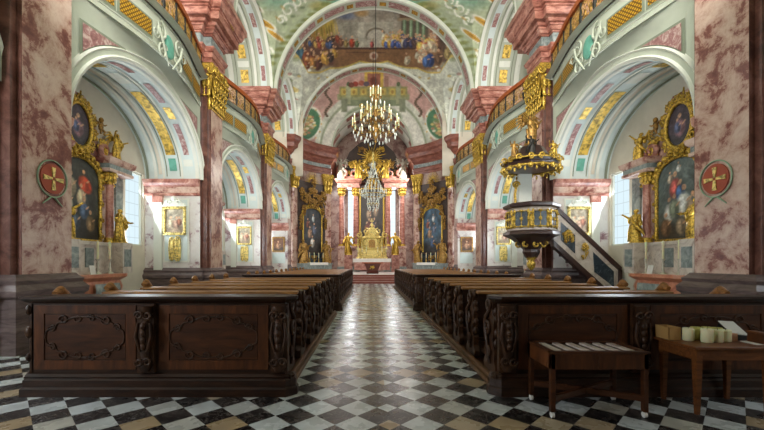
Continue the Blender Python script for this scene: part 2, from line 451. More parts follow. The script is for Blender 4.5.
# ------------------------------------------------------------------ nave walls, chapels, galleries
for s in (-1, 1):
    side = SIDE[s]
    # arcade wall above the arches (bulging gallery parapet), with piers
    b = MB(s)
    for c in BAYS:
        ys = lsp(-AA, AA, 41)
        def fn(y, k, c=c):
            z0 = arch(y); z = z0 + (ZG - z0)*k
            q = max(0, min(1, (z - 7.15)/0.55)); q = q*q*(3-2*q)
            return (XW - bulge(y)*q, c + y, z)
        b.grid(fn, ys, lsp(0, 1, 15), 0)
    for pc in PY:
        b.box(XW, XO+.3, pc-.81, pc+.81, 0, ZG, ms=(1, 2, 2, 2, 2, 2))
        b.box(XW, XO+.7, pc-.81, pc+.81, ZG, 14.0, ms=(3, 3, 3, 3, 3, 3))
    b.build('wall_%s' % side, [M['stucco'], M['marble_brown'], M['marble_pale'], M['cream']], kind='structure')
    # arch mouldings, spandrel inlays, frieze panels, ledge
    b = MB(s)
    prof = [(-.02, .0), (-.02, .07), (.05, .11), (.09, .06), (.2, .06), (.24, .1), (.29, .0)]
    for c in BAYS:
        ts = lsp(0, PI, 49)
        for j in range(len(prof)-1):
            def fn(t, k, c=c, j=j):
                r = prof[j][0] + (prof[j+1][0]-prof[j][0])*k; o = prof[j][1] + (prof[j+1][1]-prof[j][1])*k
                y = (AA+r)*cos(t); z = ZS + (AB+r)*sin(t)
                q = max(0, min(1, (z - 7.15)/0.55)); q = q*q*(3-2*q)
                return (XW - o - bulge(y)*q, c + y, z)
            b.grid(fn, ts, [0, 1], 0 if j != 3 else 1)
        for sg in (-1, 1):
            ys = lsp(-2.72, -1.38, 12)
            for (e, dx, mm) in ((0.07, .03, 2), (0.0, .05, 3)):
                def fn(y, k, c=c, sg=sg, e=e, dx=dx):
                    lo = ZS + (AB+.3)*sqrt(max(0, 1-(y/(AA+.3))**2)) - e; hi = 6.93 + (y+2.72)*0.13 + e
                    lo = min(lo, hi)
                    return (XW - dx, c + sg*y, lo + (hi-lo)*k)
                b.grid(fn, [ys[0]-e] + ys + [ys[-1]+e*2], lsp(0, 1, 4), mm, False)
        # gold lattice panels in the frieze
        for (y0, y1) in ((-2.95, -2.0), (-1.85, -.85), (.85, 1.85), (2.0, 2.95)):
            for (e, dx, mm) in ((0.06, .02, 2), (0, .035, 4)):
                b.grid(lambda y, z, c=c, dx=dx: (XW - bulge(y) - dx, c+y, z), lsp(y0-e, y1+e, 9), lsp(7.78-e, 8.2+e, 2), mm)
        # stucco cartouche in the middle of the frieze
        for sg in (-1, 1):
            X0 = XW - bulge(0) - .04
            b.scroll((X0, c+sg*.5, 8.15), .26, 1.2, sg, PI/2, .12, m=1); b.scroll((X0, c+sg*.42, 7.6), .22, 1.2, -sg, PI/2, .12, m=1)
            b.tube([(X0, c+sg*.68, 8.3), (X0-.03, c+sg*.5, 7.9), (X0, c+sg*.1, 7.35)], [.025, .04, .02], 6, 1)
            b.scroll((X0, c+sg*.75, 7.95), .16, 1.2, sg, 0, .12, m=1); b.scroll((X0, c+sg*.3, 7.75), .12, 1.2, -sg, 0, .14, m=1)
        b.blob((XW-bulge(0)-.0, c, 7.95), (.05, .26, .34), 5, 14, 10)
        # ledge
        path = [(XW-bulge(y), c+y) for y in lsp(AA, -AA, 25)]
        b.sweep(path, [(-.02, 8.5), (.02, 8.51), (.04, 8.54), (.04, 8.6), (-.3, 8.6)], 0)
        b.sweep(path, [(-.02, 7.5), (.05, 7.52), (.07, 7.58), (.03, 7.64), (-.02, 7.66)], 0)
    b.build('trim_%s_arcade' % side, [M['stucco_white'], M['stucco'], M['line'], M['marble_inlay'], M['gold_lattice'], M['teal']], kind='structure')
    # chapel barrel vaults
    b = MB(s)
    for c in BAYS:
        def fn(x, t, c=c, d=0.0): return (x, c + (AA-d)*cos(t), ZS + (AB-d)*sin(t))
        b.grid(fn, lsp(XW, XO+.05, 8), lsp(0, PI, 49), 0)
        for (x0, x1, t0, t1, mm, d) in (
            (6.72, 6.86, 0, 180, 1, .03), (7.32, 7.40, 0, 180, 1, .03), (8.00, 8.09, 0, 180, 1, .03), (8.28, 8.4, 0, 180, 1, .05), (8.62, 8.72, 0, 180, 2, .03),
            (7.50, 7.86, 22, 76, 3, .025), (7.54, 7.82, 8, 19, 4, .025), (7.0, 7.2, 22, 48, 5, .02), (7.0, 7.2, 66, 84, 5, .02), (6.98, 7.22, 52, 62, 3, .02), (7.5, 7.86, 84, 96, 1, .02),
            (6.93, 7.27, 12, 18, 1, .015), (7.50, 7.86, 104, 158, 3, .025), (7.54, 7.82, 161, 172, 4, .025), (7.0, 7.2, 132, 158, 5, .02), (7.0, 7.2, 96, 114, 5, .02), (6.98, 7.22, 118, 128, 3, .02),
            (8.12, 8.25, 5, 175, 6, .01), (7.42, 7.46, 3, 177, 2, .015), (7.92, 7.96, 3, 177, 2, .015)):
            n = max(4, int((t1-t0)/4)+1)
            b.grid(lambda x, t, c=c, d=d: fn(x, t, c, d), [x0, (x0+x1)/2, x1], [q*PI/180 for q in lsp(t0, t1, n)], mm)
    b.build('ceiling_%s_chapels' % side, [M['stucco_blue'], M['stucco_white'], M['line'], M['gold_scale'], M['teal'], M['marble_inlay'], M['cream']], kind='structure')
    # chapel outer wall with two windows per bay
    b = MB(s); wl = MB(s); fr = MB(s)
    for c in BAYS:
        b.box(XO, XO+.3, c-1.95, c+1.95, 0, 7.3)
        for sg in (-1, 1):
            y0, y1 = sorted((c+sg*1.95, c+sg*3.0))
            b.box(XO, XO+.3, y0, y1, 0, 2.2); b.box(XO, XO+.3, y0, y1, 4.9, 7.3)
            y2, y3 = sorted((c+sg*3.0, c+sg*3.12)); b.box(XO, XO+.3, y2, y3, 0, 7.3)
    b.build('wall_%s_chapels' % side, [M['cream']], kind='structure')
    k = 0
    for bi, c in enumerate(BAYS):
        for sg in (-1, 1):
            y0, y1 = sorted((c+sg*1.95, c+sg*3.0)); k += 1
            w = MB(s); w.box(XO+.16, XO+.2, y0, y1, 2.2, 4.9)
            wo = w.build('window_%s_%d' % (side, k), M['daylight'], kind='structure')
            f = MB(s)
            f.box(XO+.08, XO+.24, y0, y0+.05, 2.2, 4.9).box(XO+.08, XO+.24, y1-.05, y1, 2.2, 4.9).box(XO+.08, XO+.24, y0, y1, 2.2, 2.26).box(XO+.08, XO+.24, y0, y1, 4.84, 4.9)
            f.build('window_frame', M['stucco_white'], wo)
    # pilasters
    for pi_, pc in enumerate(PY):
        if pi_ == 0: continue
        o = empty('pilaster', (s*XW, pc, 0), 'marble pilaster with gilded capital on the %s side, %s from the near end' % (side, ('', 'first', 'second', 'third')[pi_]), 'pilaster')
        tag(o, kind='structure')
        b = MB(s)
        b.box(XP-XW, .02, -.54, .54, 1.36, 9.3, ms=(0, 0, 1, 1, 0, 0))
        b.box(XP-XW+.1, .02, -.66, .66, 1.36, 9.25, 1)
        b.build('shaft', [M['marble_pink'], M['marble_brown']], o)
        # gilded capital: flaring bell, two rows of leaves, corner volutes
        b = MB(s)
        def rect(d, z): return [(XP-XW-d, -.54-d, z), (XP-XW-d, .54+d, z), (.0, .54+d, z), (.0, -.54-d, z)]
        b.loft([rect(.03, 7.5), rect(.05, 7.56), rect(.0, 7.62), rect(.0, 8.3), rect(.06, 8.8), rect(.14, 9.1), rect(.16, 9.2), rect(.1, 9.28)], 0, smooth=False)
        for row, (z, h, n, q) in enumerate(((7.8, .26, 6, .04), (8.15, .27, 5, .07), (8.5, .28, 6, .12))):
            for i in range(n):
                y = -.5 + i*1.0/(n-1); tw = Matrix.Rotation(.25*(y/.5), 3, 'X') @ Matrix.Rotation(.18, 3, 'Y')
                b.blob((XP-XW-q, y, z), (.05, .085, h), 0, 7, 6, tw); b.blob((XP-XW-q-.09, y*1.08, z+h*.8), (.075, .08, .06), 0, 7, 5)
                b.blob((XP-XW-q-.06, y*1.05+.05, z+h*.3), (.04, .03, .1), 0, 6, 4)
            for sg in (-1, 1):
                for xx in (.06, .22): b.blob((XP-XW+xx, sg*(.55+q), z), (.085, .05, h), 0, 7, 6); b.blob((XP-XW+xx, sg*(.63+q), z+h*.8), (.08, .07, .06), 0, 7, 5)
        for sg in (-1, 1):
            b.scroll((XP-XW-.2, sg*.5, 8.98), .17, 1.5, sg, PI/2, .2); b.scroll((XP-XW-.04, sg*.68, 8.98), .17, 1.5, 1, PI/2, .2, plane='xz'); b.scroll((XP-XW-.16, sg*.16, 8.98), .11, 1.3, -sg, PI/2, .22)
        b.blob((XP-XW-.2, 0, 9.05), (.08, .12, .12), 0)
        b.build('capital', M['gold'], o)
        # dark plinth wrapping pilaster and pier
        b = MB(s)
        path = [(XO-XW, -.81), (0, -.81), (0, -.66), (XP-XW, -.66), (XP-XW, .66), (0, .66), (0, .81), (XO-XW, .81)]
        b.sweep(path, [(.14, 0), (.14, .42), (.1, .47), (.1, .95), (.15, 1.0), (.16, 1.1), (.08, 1.2), (.1, 1.27), (.03, 1.33), (0, 1.38)], 0)
        b.build('plinth', M['marble_base'], o)
        # impost band inside the chapels, with the pale corner strips
        b = MB(s)
        for sg in (-1, 1):
            path = [(XO-XW, -.81), (.0, -.81)] if sg < 0 else [(.0, .81), (XO-XW, .81)]
            b.sweep(path, [(.0, 4.1), (.06, 4.12), (.06, 4.2), (.03, 4.22), (.03, 4.45), (.1, 4.5), (.16, 4.58), (.18, 4.72), (0, 4.75)], 0, mf=lambda j: 1 if j == 3 else 0)
            b.box(1.42, 1.72, min(sg*.81, sg*.9), max(sg*.81, sg*.9), 1.3, 4.1, 2)
            b.box(1.38, 1.76, min(sg*.81, sg*.93), max(sg*.81, sg*.93), 3.85, 4.1, 3)
            for (e, d, mm) in ((.06, .03, 2), (.0, .045, 4)):
                b.box(.47-e, 1.32+e, min(sg*.81, sg*(.81+d)), max(sg*.81, sg*(.81+d)), 1.65-e, 3.95+e, mm)
        b.build('impost', [M['marble_red'], M['marble_pink'], M['stucco_white'], M['marble_red'], M['stucco_blue']], o)
        # entablature
        b = MB(s)
        path = [(2.4, -.81), (0, -.81), (0, -.54), (XP-XW, -.54), (XP-XW, .54), (0, .54), (0, .81), (2.4, .81)]
        prof = [(.0, 9.28), (.04, 9.28), (.04, 9.46), (.08, 9.48), (.08, 9.68), (.12, 9.7), (.16, 9.8), (.18, 9.86), (.02, 9.9), (.02, 10.3), (.06, 10.32), (.06, 10.36), (.12, 10.38), (.18, 10.48), (.22, 10.5), (.22, 10.56), (.3, 10.58), (.34, 10.68), (.5, 10.7), (.5, 10.98), (.54, 11.0), (.54, 11.06), (.6, 11.08), (.66, 11.2), (.7, 11.34), (.74, 11.38), (.78, 11.4), (.78, 11.62), (-.3, 11.66)]
        b.sweep(path, prof, 0, mf=lambda j: 1 if j == 8 else 0)
        b.box(XP-XW, 2.4, -.54, .54, 11.5, 11.62, 0)
        b.build('entablature', [M['marble_salmon'], M['marble_grey']], o)
    # gallery: floor, back wall, tunnel vaults
    b = MB(s)
    for c in BAYS:
        b.grid(lambda y, k: (XW - bulge(y) + (XO+.6-XW+bulge(y))*k, c+y, 8.5), lsp(-AA, AA, 21), [0, 1], 0)
    b.build('floor_%s_gallery' % side, M['cream'], kind='structure')
    b = MB(s)
    for c in BAYS:
        b.box(XO+.6, XO+.8, c-AA-.1, c-1.2, ZG-.3, 14.8); b.box(XO+.6, XO+.8, c+1.2, c+AA+.1, ZG-.3, 14.8)
        b.box(XO+.6, XO+.8, c-1.2, c+1.2, ZG-.3, 9.6); b.box(XO+.6, XO+.8, c-1.2, c+1.2, 13.2, 14.8)
    b.build('wall_%s_gallery' % side, M['cream'], kind='structure')
    for bi, c in enumerate(BAYS):
        w = MB(s).box(XO+.68, XO+.72, c-1.2, c+1.2, 9.6, 13.2).build('window_%s_gallery_%d' % (side, bi+1), M['daylight_gallery'], kind='structure')
        MB(s).box(XO+.62, XO+.78, c-.03, c+.03, 9.6, 13.2).box(XO+.62, XO+.78, c-1.2, c+1.2, 11.37, 11.43).build('window_frame', M['stucco_white'], w)
    b = MB(s)
    for c in BAYS:
        b.grid(lambda x, t, c=c: (x, c + AA*cos(t), 11.62 + AA*sin(t)), lsp(VR-.05, XO+.7, 5), lsp(0, PI, 41), 0)
        for (x0, x1, mm, d) in ((VR+1.14, VR+1.18, 5, .03), (VR+2.0, VR+2.04, 5, .03), (VR+2.2, VR+2.5, 1, .06), (VR-.05, VR+.12, 1, .05), (VR+.3, VR+.65, 2, .02), (VR+.85, VR+1.0, 1, .05)):
            b.grid(lambda x, t, c=c, d=d: (x, c + (AA-d)*cos(t), 11.62 + (AA-d)*sin(t)), [x0, x1], lsp(0, PI, 41), mm)
        for t0 in range(10, 170, 24):
            b.grid(lambda x, t, c=c: (x, c + (AA-.03)*cos(t), 11.62 + (AA-.03)*sin(t)), [VR+1.35, VR+1.8], [q*PI/180 for q in lsp(t0, t0+13, 5)], 4)
            b.grid(lambda x, t, c=c: (x, c + (AA-.03)*cos(t), 11.62 + (AA-.03)*sin(t)), [VR+1.25, VR+1.9], [q*PI/180 for q in lsp(t0+15.5, t0+21.5, 4)], 1)
        for t0 in range(12, 170, 26):
            b.grid(lambda x, t, c=c: (x, c + (AA-.03)*cos(t), 11.62 + (AA-.03)*sin(t)), [VR+.36, VR+.59], [q*PI/180 for q in lsp(t0, t0+15, 5)], 3)
    b.build('ceiling_%s_gallery' % side, [M['stucco'], M['stucco_white'], M['stucco_blue'], M['marble_inlay'], M['gold_scale'], M['line']], kind='structure')

# nave vault ribs
b = MB()
for yc, hw in ((PY[1], .54), (PY[2], .54), (PY[3], .54), (30.1, .5)):
    R = VR - .15
    ts = [q*PI/180 for q in range(0, 181, 3)]
    for (y0, y1, mm, d) in ((-hw, hw, 0, 0), (-hw, -hw+.16, 1, .04), (hw-.16, hw, 1, .04)):
        b.grid(lambda y, t, yc=yc, d=d: ((R-d)*cos(t), yc+y, VZ + (R-d)*sin(t)), [y0, y1], ts, mm)
    b.grid(lambda r, t, yc=yc: (r*cos(t), yc-hw, VZ + r*sin(t)), [R-.04, R+.2], ts, 1); b.grid(lambda r, t, yc=yc: (r*cos(t), yc+hw, VZ + r*sin(t)), [R-.04, R+.2], ts, 1)
    for t0 in range(8, 172, 20):
        b.grid(lambda y, t, yc=yc: ((R-.02)*cos(t), yc+y, VZ + (R-.02)*sin(t)), lsp(-hw*.45, hw*.45, 3), [q*PI/180 for q in lsp(t0, t0+13, 6)], 2)
        b.grid(lambda y, t, yc=yc: ((R-.03)*cos(t), yc+y, VZ + (R-.03)*sin(t)), lsp(-hw*.3, hw*.3, 3), [q*PI/180 for q in lsp(t0+14.5, t0+18.5, 4)], 3)
b.build('trim_vault_ribs', [M['stucco'], M['stucco_white'], M['marble_inlay'], M['gold_lattice']], kind='structure')

# painted vaults -----------------------------------------------------------
def vault_fn(c, y0, y1):
    def fn(u, v):
        th = (u-.5)*PI; y = y1 + (y0-y1)*v            # v=1 is the near end (top of the scene as seen from the nave)
        x = VR*sin(th); zb = VZ + VR*cos(th)
        dy = y - c
        zl = 11.62 + sqrt(max(0, AA*AA - dy*dy)) if abs(dy) < AA else 0
        return (x, y, max(zb, zl))
    return fn
PAL = [(150,60,45), (60,90,130), (190,150,70), (120,110,90), (170,110,60), (90,110,70), (190,185,170), (110,60,50)]
class Persp(Canvas):
    """illusionist canvas: painted in the perspective of a viewer on the nave axis; coordinates in degrees-like units"""
    def __init__(s, x0, x1, y0, y1, col, k=4):
        s.b = (x0, x1, y0, y1); Canvas.__init__(s, int((x1-x0)*k), int((y1-y0)*k), col)
    def X(s, x): return (x-s.b[0])/(s.b[1]-s.b[0])
    def Y(s, y): return (s.b[3]-y)/(s.b[3]-s.b[2])
    def e(s, x, y, rx, ry, col, op=1, ang=0, soft=.25): s.ell(s.X(x), s.Y(y), rx/(s.b[1]-s.b[0]), ry/(s.b[3]-s.b[2]), col, op, ang, soft)
    def r(s, x0, x1, y0, y1, col, op=1, soft=.006): s.rect(s.X(x0), s.X(x1), s.Y(y1), s.Y(y0), col, op, soft)
    def g(s, x, y, h, robe, skin=(205,165,130), lean=0, w=.26): s.fig(s.X(x), s.Y(y), h/(s.b[3]-s.b[2]), robe, skin, lean, w)
    def mob(s, seed, n, x0, x1, y0, y1, h0, h1, pal):
        r = random.Random(seed)
        for y, x in sorted((r.uniform(y0, y1), r.uniform(x0, x1)) for _ in range(n)): s.g(x, y, r.uniform(h0, h1), r.choice(pal), lean=r.uniform(-.6, .6))
    def curl(s, x, y, q, col, flip=1, rot=0, w=1.2):
        for i in range(22):
            t = i/21; a = rot + flip*t*7.5; d = q*(1-.75*t); s.e(x+d*cos(a), y+d*sin(a), w*(1-.5*t), w*(1-.5*t), col, .9, 0, .5)
VIEW = (0.0, 0.0, 1.6)
def persp_paint(name, cv, fn, nu, nv, **tags):
    """sample the canvas along the viewer's lines of sight onto the curved surface fn(u, v)"""
    L = cv.lin(); x0, x1, y0, y1 = cv.b; vs = []; cs = []
    for j in range(nv+1):
        for i in range(nu+1):
            p = fn(i/nu, j/nv); vs.append(p); d = max(.5, p[1]-VIEW[1])
            a = 100*(p[0]-VIEW[0])/d; h = 100*(p[2]-VIEW[2])/d
            q = L[min(cv.h-1, max(0, int((1-cv.Y(-h))*cv.h))), min(cv.w-1, max(0, int(cv.X(a)*cv.w)))]
            cs += [q[0], q[1], q[2], 1.0]
    fs = [(j*(nu+1)+i, j*(nu+1)+i+1, (j+1)*(nu+1)+i+1, (j+1)*(nu+1)+i) for j in range(nv) for i in range(nu)]
    me = bpy.data.meshes.new(name); me.from_pydata(vs, [], fs); me.materials.append(M['paint'])
    at = me.color_attributes.new('paint', 'FLOAT_COLOR', 'POINT'); at.data.foreach_set('color', cs)
    me.polygons.foreach_set('use_smooth', [True]*len(fs))
    o = bpy.data.objects.new(name, me); COL.objects.link(o); return tag(o, **tags)
# units: 100 x tangent of the viewing angle; helpers turn measured positions (3.68 per unit) into them
def U(x): return (x-372)/3.68
def V(y): return (y-262)/3.68
class Meas(Persp):
    def __init__(s, x0, x1, y0, y1, col, k=5): Persp.__init__(s, U(x0), U(x1), V(y0), V(y1), col, k*3)
    def e(s, x, y, rx, ry, *a, **k): Persp.e(s, U(x), V(y), rx/3.68, ry/3.68, *a, **k)
    def r(s, x0, x1, y0, y1, *a, **k): Persp.r(s, U(x0), U(x1), V(y0), V(y1), *a, **k)
    def g(s, x, y, h, *a, **k): Persp.g(s, U(x), V(y), h/3.68, *a, **k)
    def low(s, f, col, op=1, soft=.01): s.below(lambda x: s.Y(V(f((s.b[0]+x*(s.b[1]-s.b[0]))*3.68+372))), col, op, soft)

def pendentive_canvas(seed, k, W=150):
    cv = Meas(372-W*k, 372+W*k, 262-290*k, 262-160*k, (178,188,154), 3 if k < 1.2 else 2)
    r = random.Random(seed)
    def xy(x, y): return 372+(x-372)*k, 262+(y-262)*k
    def E(x, y, a, b, *q, **w):
        for sg in (-1, 1): X, Y_ = xy(372+sg*(372-x), y); cv.e(X, Y_, a*k, b*k, *q, **w)
    for i in range(90):
        x, y = r.uniform(225, 372), r.uniform(-25, 95); E(x, y, r.uniform(2, 7), r.uniform(1, 4), r.choice([(214,216,200), (150,160,116), (206,206,180), (132,150,120), (196,200,180)]), .55, r.uniform(0, 3), soft=.6)
    for sg in (-1, 1):
        X, Y_ = xy(372+sg*88, -8); cv.e(X, Y_, 30*k, 22*k, (120,172,150), .6, sg*.4, .5)
    E(372, -20, 70, 36, (124,172,154), .8, soft=.1); E(372, -22, 60, 30, (150,190,170), .8, soft=.4); E(340, -8, 16, 8, (190,196,170), .8, .3, soft=.6); E(320, 6, 16, 6, (172,160,90), .7, -.4, soft=.5)
    for i in range(24): E(r.uniform(318, 370), r.uniform(-40, 2), r.uniform(2, 5), r.uniform(2, 6), r.choice([(150,80,60), (90,100,120), (190,160,100), (205,190,170)]), .8, r.uniform(0, 3), soft=.4)
    for (x, y, a, b, g) in ((262, 23, 4.5, 8, .5), (274, 36, 3.5, 8, .45), (252, 45, 3, 6, .2), (248, 4, 4, 8, .5)):
        E(x, y, a*1.5, b*1.4, (222,220,202), 1, g, soft=.2); E(x, y, a, b, (206,160,60), 1, g, soft=.2); E(x, y, a*.4, b*.6, (160,112,44), .8, g, soft=.5)
    for t in range(14):
        q = t/13; E(266+70*q**1.2, 74-80*q**.8, 6, 3.0, (132,138,76), .9, -.8, soft=.5)
    for (x, y, q) in ((286, 10, 8), (296, 2, 7), (279, 20, 5), (256, 34, 5), (266, 52, 5), (262, 66, 4), (304, -8, 7)):
        for sg in (-1, 1):
            X, Y_ = xy(372+sg*(372-x), y)
            for i in range(26):
                t = i/25; a = t*7.5*sg; d = q*k*(1-.75*t); cv.e(X+d*cos(a), Y_+d*sin(a), 2.0*k*(1-.5*t), 1.6*k*(1-.5*t), (236,236,222), .95, 0, soft=.5)
            cv.e(X+q*.6*k, Y_+q*.8*k, 3.5*k, 1.8*k, (104,118,86), .8, 0, soft=.5); cv.e(X-q*.7*k, Y_-q*.3*k, 2.2*k, 3*k, (190,150,70), .6, .4, soft=.5)
    cv.speckle(seed, .14); return cv
persp_paint('ceiling_vault_bay_1', pendentive_canvas(3, 1.9, 190), vault_fn(BAYS[0], PY[0]+.5, PY[1]-.5), 60, 30, kind='structure')
persp_paint('ceiling_vault_bay_2', pendentive_canvas(4, 1.6, 190), vault_fn(BAYS[1], PY[1]+.5, PY[2]-.5), 150, 90, kind='structure')
persp_paint('ceiling_vault_bay_3', pendentive_canvas(5, 1.0, 170), vault_fn(BAYS[2], PY[2]+.5, PY[3]-.5), 260, 140, kind='structure')
# the big scene in the last bay: a palace court with a crowd
cv = Meas(262, 482, -6, 130, (160,152,128), 4)
cv.r(330, 400, 2, 30, (168,160,146), 1, .05); cv.e(344, 15, 14, 6, (112,124,150), .9, -.3, .6); cv.e(360, 13, 9, 5, (186,150,96), .9, 0, .6); cv.e(382, 16, 12, 5, (150,140,124), .8, 0, .6); cv.e(395, 10, 12, 5, (120,112,104), .8, 0, .6)
cv.e(314, 32, 22, 16, (160,138,66), 1, .3, .4); cv.e(326, 26, 9, 12, (190,166,74), .9, -.2, .5); cv.e(303, 38, 9, 10, (128,122,64), .9, .3, .5)
for i in range(16): cv.e(298+2.5*i, 40-i*.8, 1.0, 7, random.Random(i).choice([(206,176,80), (120,100,46), (180,120,60)]), .7, .1, .5)
cv.r(337, 392, 22, 50, (172,168,152)); cv.r(342, 350, 26, 50, (150,146,132)); cv.r(357, 363, 22, 50, (190,188,172)); cv.e(375, 36, 11, 9, (120,112,96), 1, 0, .1); cv.e(375, 36.5, 9, 7.5, (178,174,160), 1, 0, .1); cv.r(366, 384, 36, 50, (178,174,160)); cv.r(384, 388, 22, 50, (190,186,170))
cv.r(398, 428, 12, 20, (112,84,66)); cv.r(396, 430, 18, 21, (164,142,112)); cv.r(400, 427, 21, 48, (96,84,70), .9)
for x in (403, 409.5, 416, 422): cv.r(x-1.6, x+1.6, 20, 40, (112,146,108)); cv.r(x-.7, x+.2, 20, 40, (188,204,172))
cv.r(428, 440, 18, 50, (150,92,72), .9, .02); cv.r(431, 434.5, 24, 60, (196,186,168)); cv.r(437, 449, 30, 62, (84,62,50), .9, .02); cv.e(452, 44, 9, 12, (168,150,104), .9, 0, .4); cv.e(446, 26, 8, 10, (120,128,96), .8, .4, .5)
cv.low(lambda x: 44 + 0*x, (112,78,66), .0); cv.r(300, 340, 41, 66, (104,70,58), 1, .03); cv.r(334, 440, 48.5, 70, (140,104,72), 1, .02); cv.r(334, 440, 47.5, 49.5, (72,46,40), .9, .004); cv.r(345, 385, 52, 53, (96,66,52), .7)
cv.mob(21, 16, 306, 338, 43, 50, 9, 13, [(150,70,50), (60,80,120), (190,150,80), (80,60,50)])
cv.g(351, 48, 13, (168,64,40)); cv.g(356, 48, 10, (90,110,80)); cv.g(371, 48, 9, (170,80,80)); cv.g(345, 48, 11, (150,130,80)); cv.g(340, 47, 12, (120,80,60))
cv.mob(22, 22, 382, 402, 42, 49, 10, 14, [(206,170,80), (190,150,70), (70,90,150), (200,190,160)]); cv.mob(25, 16, 402, 418, 46, 49, 11, 14, [(80,60,56), (180,170,150), (110,60,54), (60,64,96)]); cv.mob(26, 14, 418, 432, 48, 54, 13, 18, [(190,70,50), (214,180,90), (130,70,50), (200,180,150)])
cv.g(296, 60, 20, (40,70,84)); cv.g(301, 61, 18, (56,92,110)); cv.mob(23, 9, 304, 320, 62, 72, 14, 18, [(120,60,36), (170,120,60), (80,46,36)]); cv.mob(27, 7, 320, 334, 58, 66, 12, 15, [(206,190,150), (196,150,70), (60,50,50)])
cv.mob(24, 9, 405, 424, 58, 66, 10, 14, [(206,170,140), (200,190,160), (150,90,60)]); cv.g(429, 68, 20, (40,64,120)); cv.g(425, 68, 16, (64,96,150)); cv.g(437, 66, 18, (96,70,50)); cv.g(446, 60, 16, (160,140,90)); cv.g(455, 60, 14, (130,96,70))
sc = lambda x: 62 + .9*np.clip(np.abs(x-373)-14, 0, 40)*.26 + 2.2*np.abs(np.sin((np.abs(x-373)-14)/9.5)) - 1.4*np.clip(np.abs(x-373)-66, 0, 60)
cv.low(lambda x: sc(x)-1.6, (206,184,96), 1, .008); cv.low(sc, (208,212,196), 1, .008)
for sg in (-1, 1):
    cv.blend((sg*(cv.xx-.5)-.395)/.008, (206,210,196))
    r = random.Random(90)
    for i in range(50):
        x, y = 373+sg*r.uniform(76, 108), r.uniform(20, 128); cv.e(x, y, r.uniform(1.5, 5), r.uniform(1, 4), r.choice([(226,228,216), (150,160,120), (184,186,150), (170,126,112), (210,180,90), (132,146,128)]), .7, r.uniform(0, 3), .5)
    for i in range(14): cv.e(373+sg*r.uniform(40, 80), r.uniform(66, 80), r.uniform(1.5, 3), r.uniform(1, 2), r.choice([(228,230,218), (140,150,130), (200,176,100)]), .7, r.uniform(0, 3), .5)
    for (x, y, q) in ((80, 62, 6), (88, 76, 6), (74, 76, 5), (96, 95, 5)): Persp.curl(cv, U(373+sg*x), V(y), q/3.68, (232,232,220), sg, 0, .35)
cv.e(373, 56, 5, 5, (212,190,170), 1, 0, .3); cv.e(373, 56, 2.5, 3, (170,110,90), .9, 0, .4)
cv.speckle(5, .2)
persp_paint('ceiling_vault_fresco', cv, vault_fn(BAYS[3], PY[3]+.5, 29.7), 340, 170, kind='structure', label='large vault fresco of a palace court with a crowd')

# ------------------------------------------------------------------ chancel end
YA, YB, RB, ZB = 30.5, 32.7, 3.6, 11.7
def conch(u, v):
    th = (u-.5)*PI; k = v
    r = VR-.15 + (RB-(VR-.15))*k; z0 = VZ + (ZB-VZ)*k
    yy = YA + (YB-YA)*(k**0.8)
    return (r*sin(th), yy, z0 + r*cos(th))
cv = Meas(282, 464, 50, 170, (190,152,142), 4)
r = random.Random(3)
for i in range(120): cv.e(r.uniform(290, 456), r.uniform(60, 150), r.uniform(2, 7), r.uniform(1, 4), r.choice([(204,170,158), (172,136,126), (196,176,160)]), .5, r.uniform(0, 3), .7)
cv.e(373, 152, 60, 64, (202,204,188), 1, 0, .03); cv.e(373, 152, 55, 58, (150,158,132), 1, 0, .03); cv.e(373, 152, 53, 55, (216,214,202), 1, 0, .03)
cv.r(345, 401, 98, 106, (122,132,104), 1, .01); cv.e(373, 118, 30, 14, (150,160,132), 1, 0, .1)
cv.r(337, 409, 94, 100, (146,150,112), 1, .008); cv.r(339, 407, 86.5, 97, (150,146,96), 1, .008)
for i in range(7): x = 344+i*9.6; cv.r(x-3.4, x+3.4, 88.5, 95, (194,172,92), 1, .008); cv.e(x, 92, 1.6, 2, (150,118,60), .8)
for x in (348, 398): cv.r(x-2.4, x+2.4, 84, 104, (160,164,130), 1, .006); cv.e(x, 84, 2, 2.5, (90,100,70))
cv.r(341, 347, 99, 112, (128,134,110), 1, .01); cv.r(399, 405, 99, 112, (128,134,110), 1, .01)
cv.r(364, 383, 71, 87, (200,168,80), 1, .006); cv.r(367, 380, 73.5, 86, (150,96,80), 1, .006); cv.e(373, 81, 4, 5, (110,54,44), .9); cv.r(384, 388, 76, 87, (150,112,96), .8)
for (x, y, c_) in ((355, 84, (140,50,40)), (361, 83, (170,90,70)), (351, 85, (110,60,50)), (366, 84, (90,80,100))): cv.e(x, y, 3.4, 3, c_, .9)
for (x, y, c_) in ((356, 121, (70,104,150)), (362, 117, (84,120,160)), (350, 126, (90,120,160)), (366, 124, (190,150,120)), (384, 124, (206,160,140)), (392, 128, (200,160,150))): cv.e(x, y, 4, 2.6, c_, .8, .3, .5)
for sg in (-1, 1):
    for i in range(16):
        q = i/15; cv.e(373+sg*(45+3*sin(q*9)), 88+28*q, 2.2, 1.2, (92,76,60), .9, sg*(.6+q), .4)
    ox, oy = 373+sg*66.5, 124
    cv.e(ox, oy, 15.5, 19, (222,220,204), 1, sg*.15, .1); cv.e(ox, oy, 13.5, 16.5, (74,118,86), 1, sg*.15, .1); cv.e(ox, oy, 10, 13, (110,140,100), .8, 0, .4)
    for i in range(60):
        a = r.uniform(0, 6.28); d = r.random()**.7; cv.e(ox+8*d*cos(a), oy+11*d*sin(a), 2.4, 1.6, r.choice([(216,190,120), (190,156,110), (226,216,190), (170,120,96), (120,130,84)]), .9, a, .5)
    for i in range(14): a = 6.28*i/14; cv.e(ox+14.5*cos(a), oy+17.8*sin(a), 1.2, 1.2, (196,160,90), .8, 0, .5)
cv.speckle(9, .15)
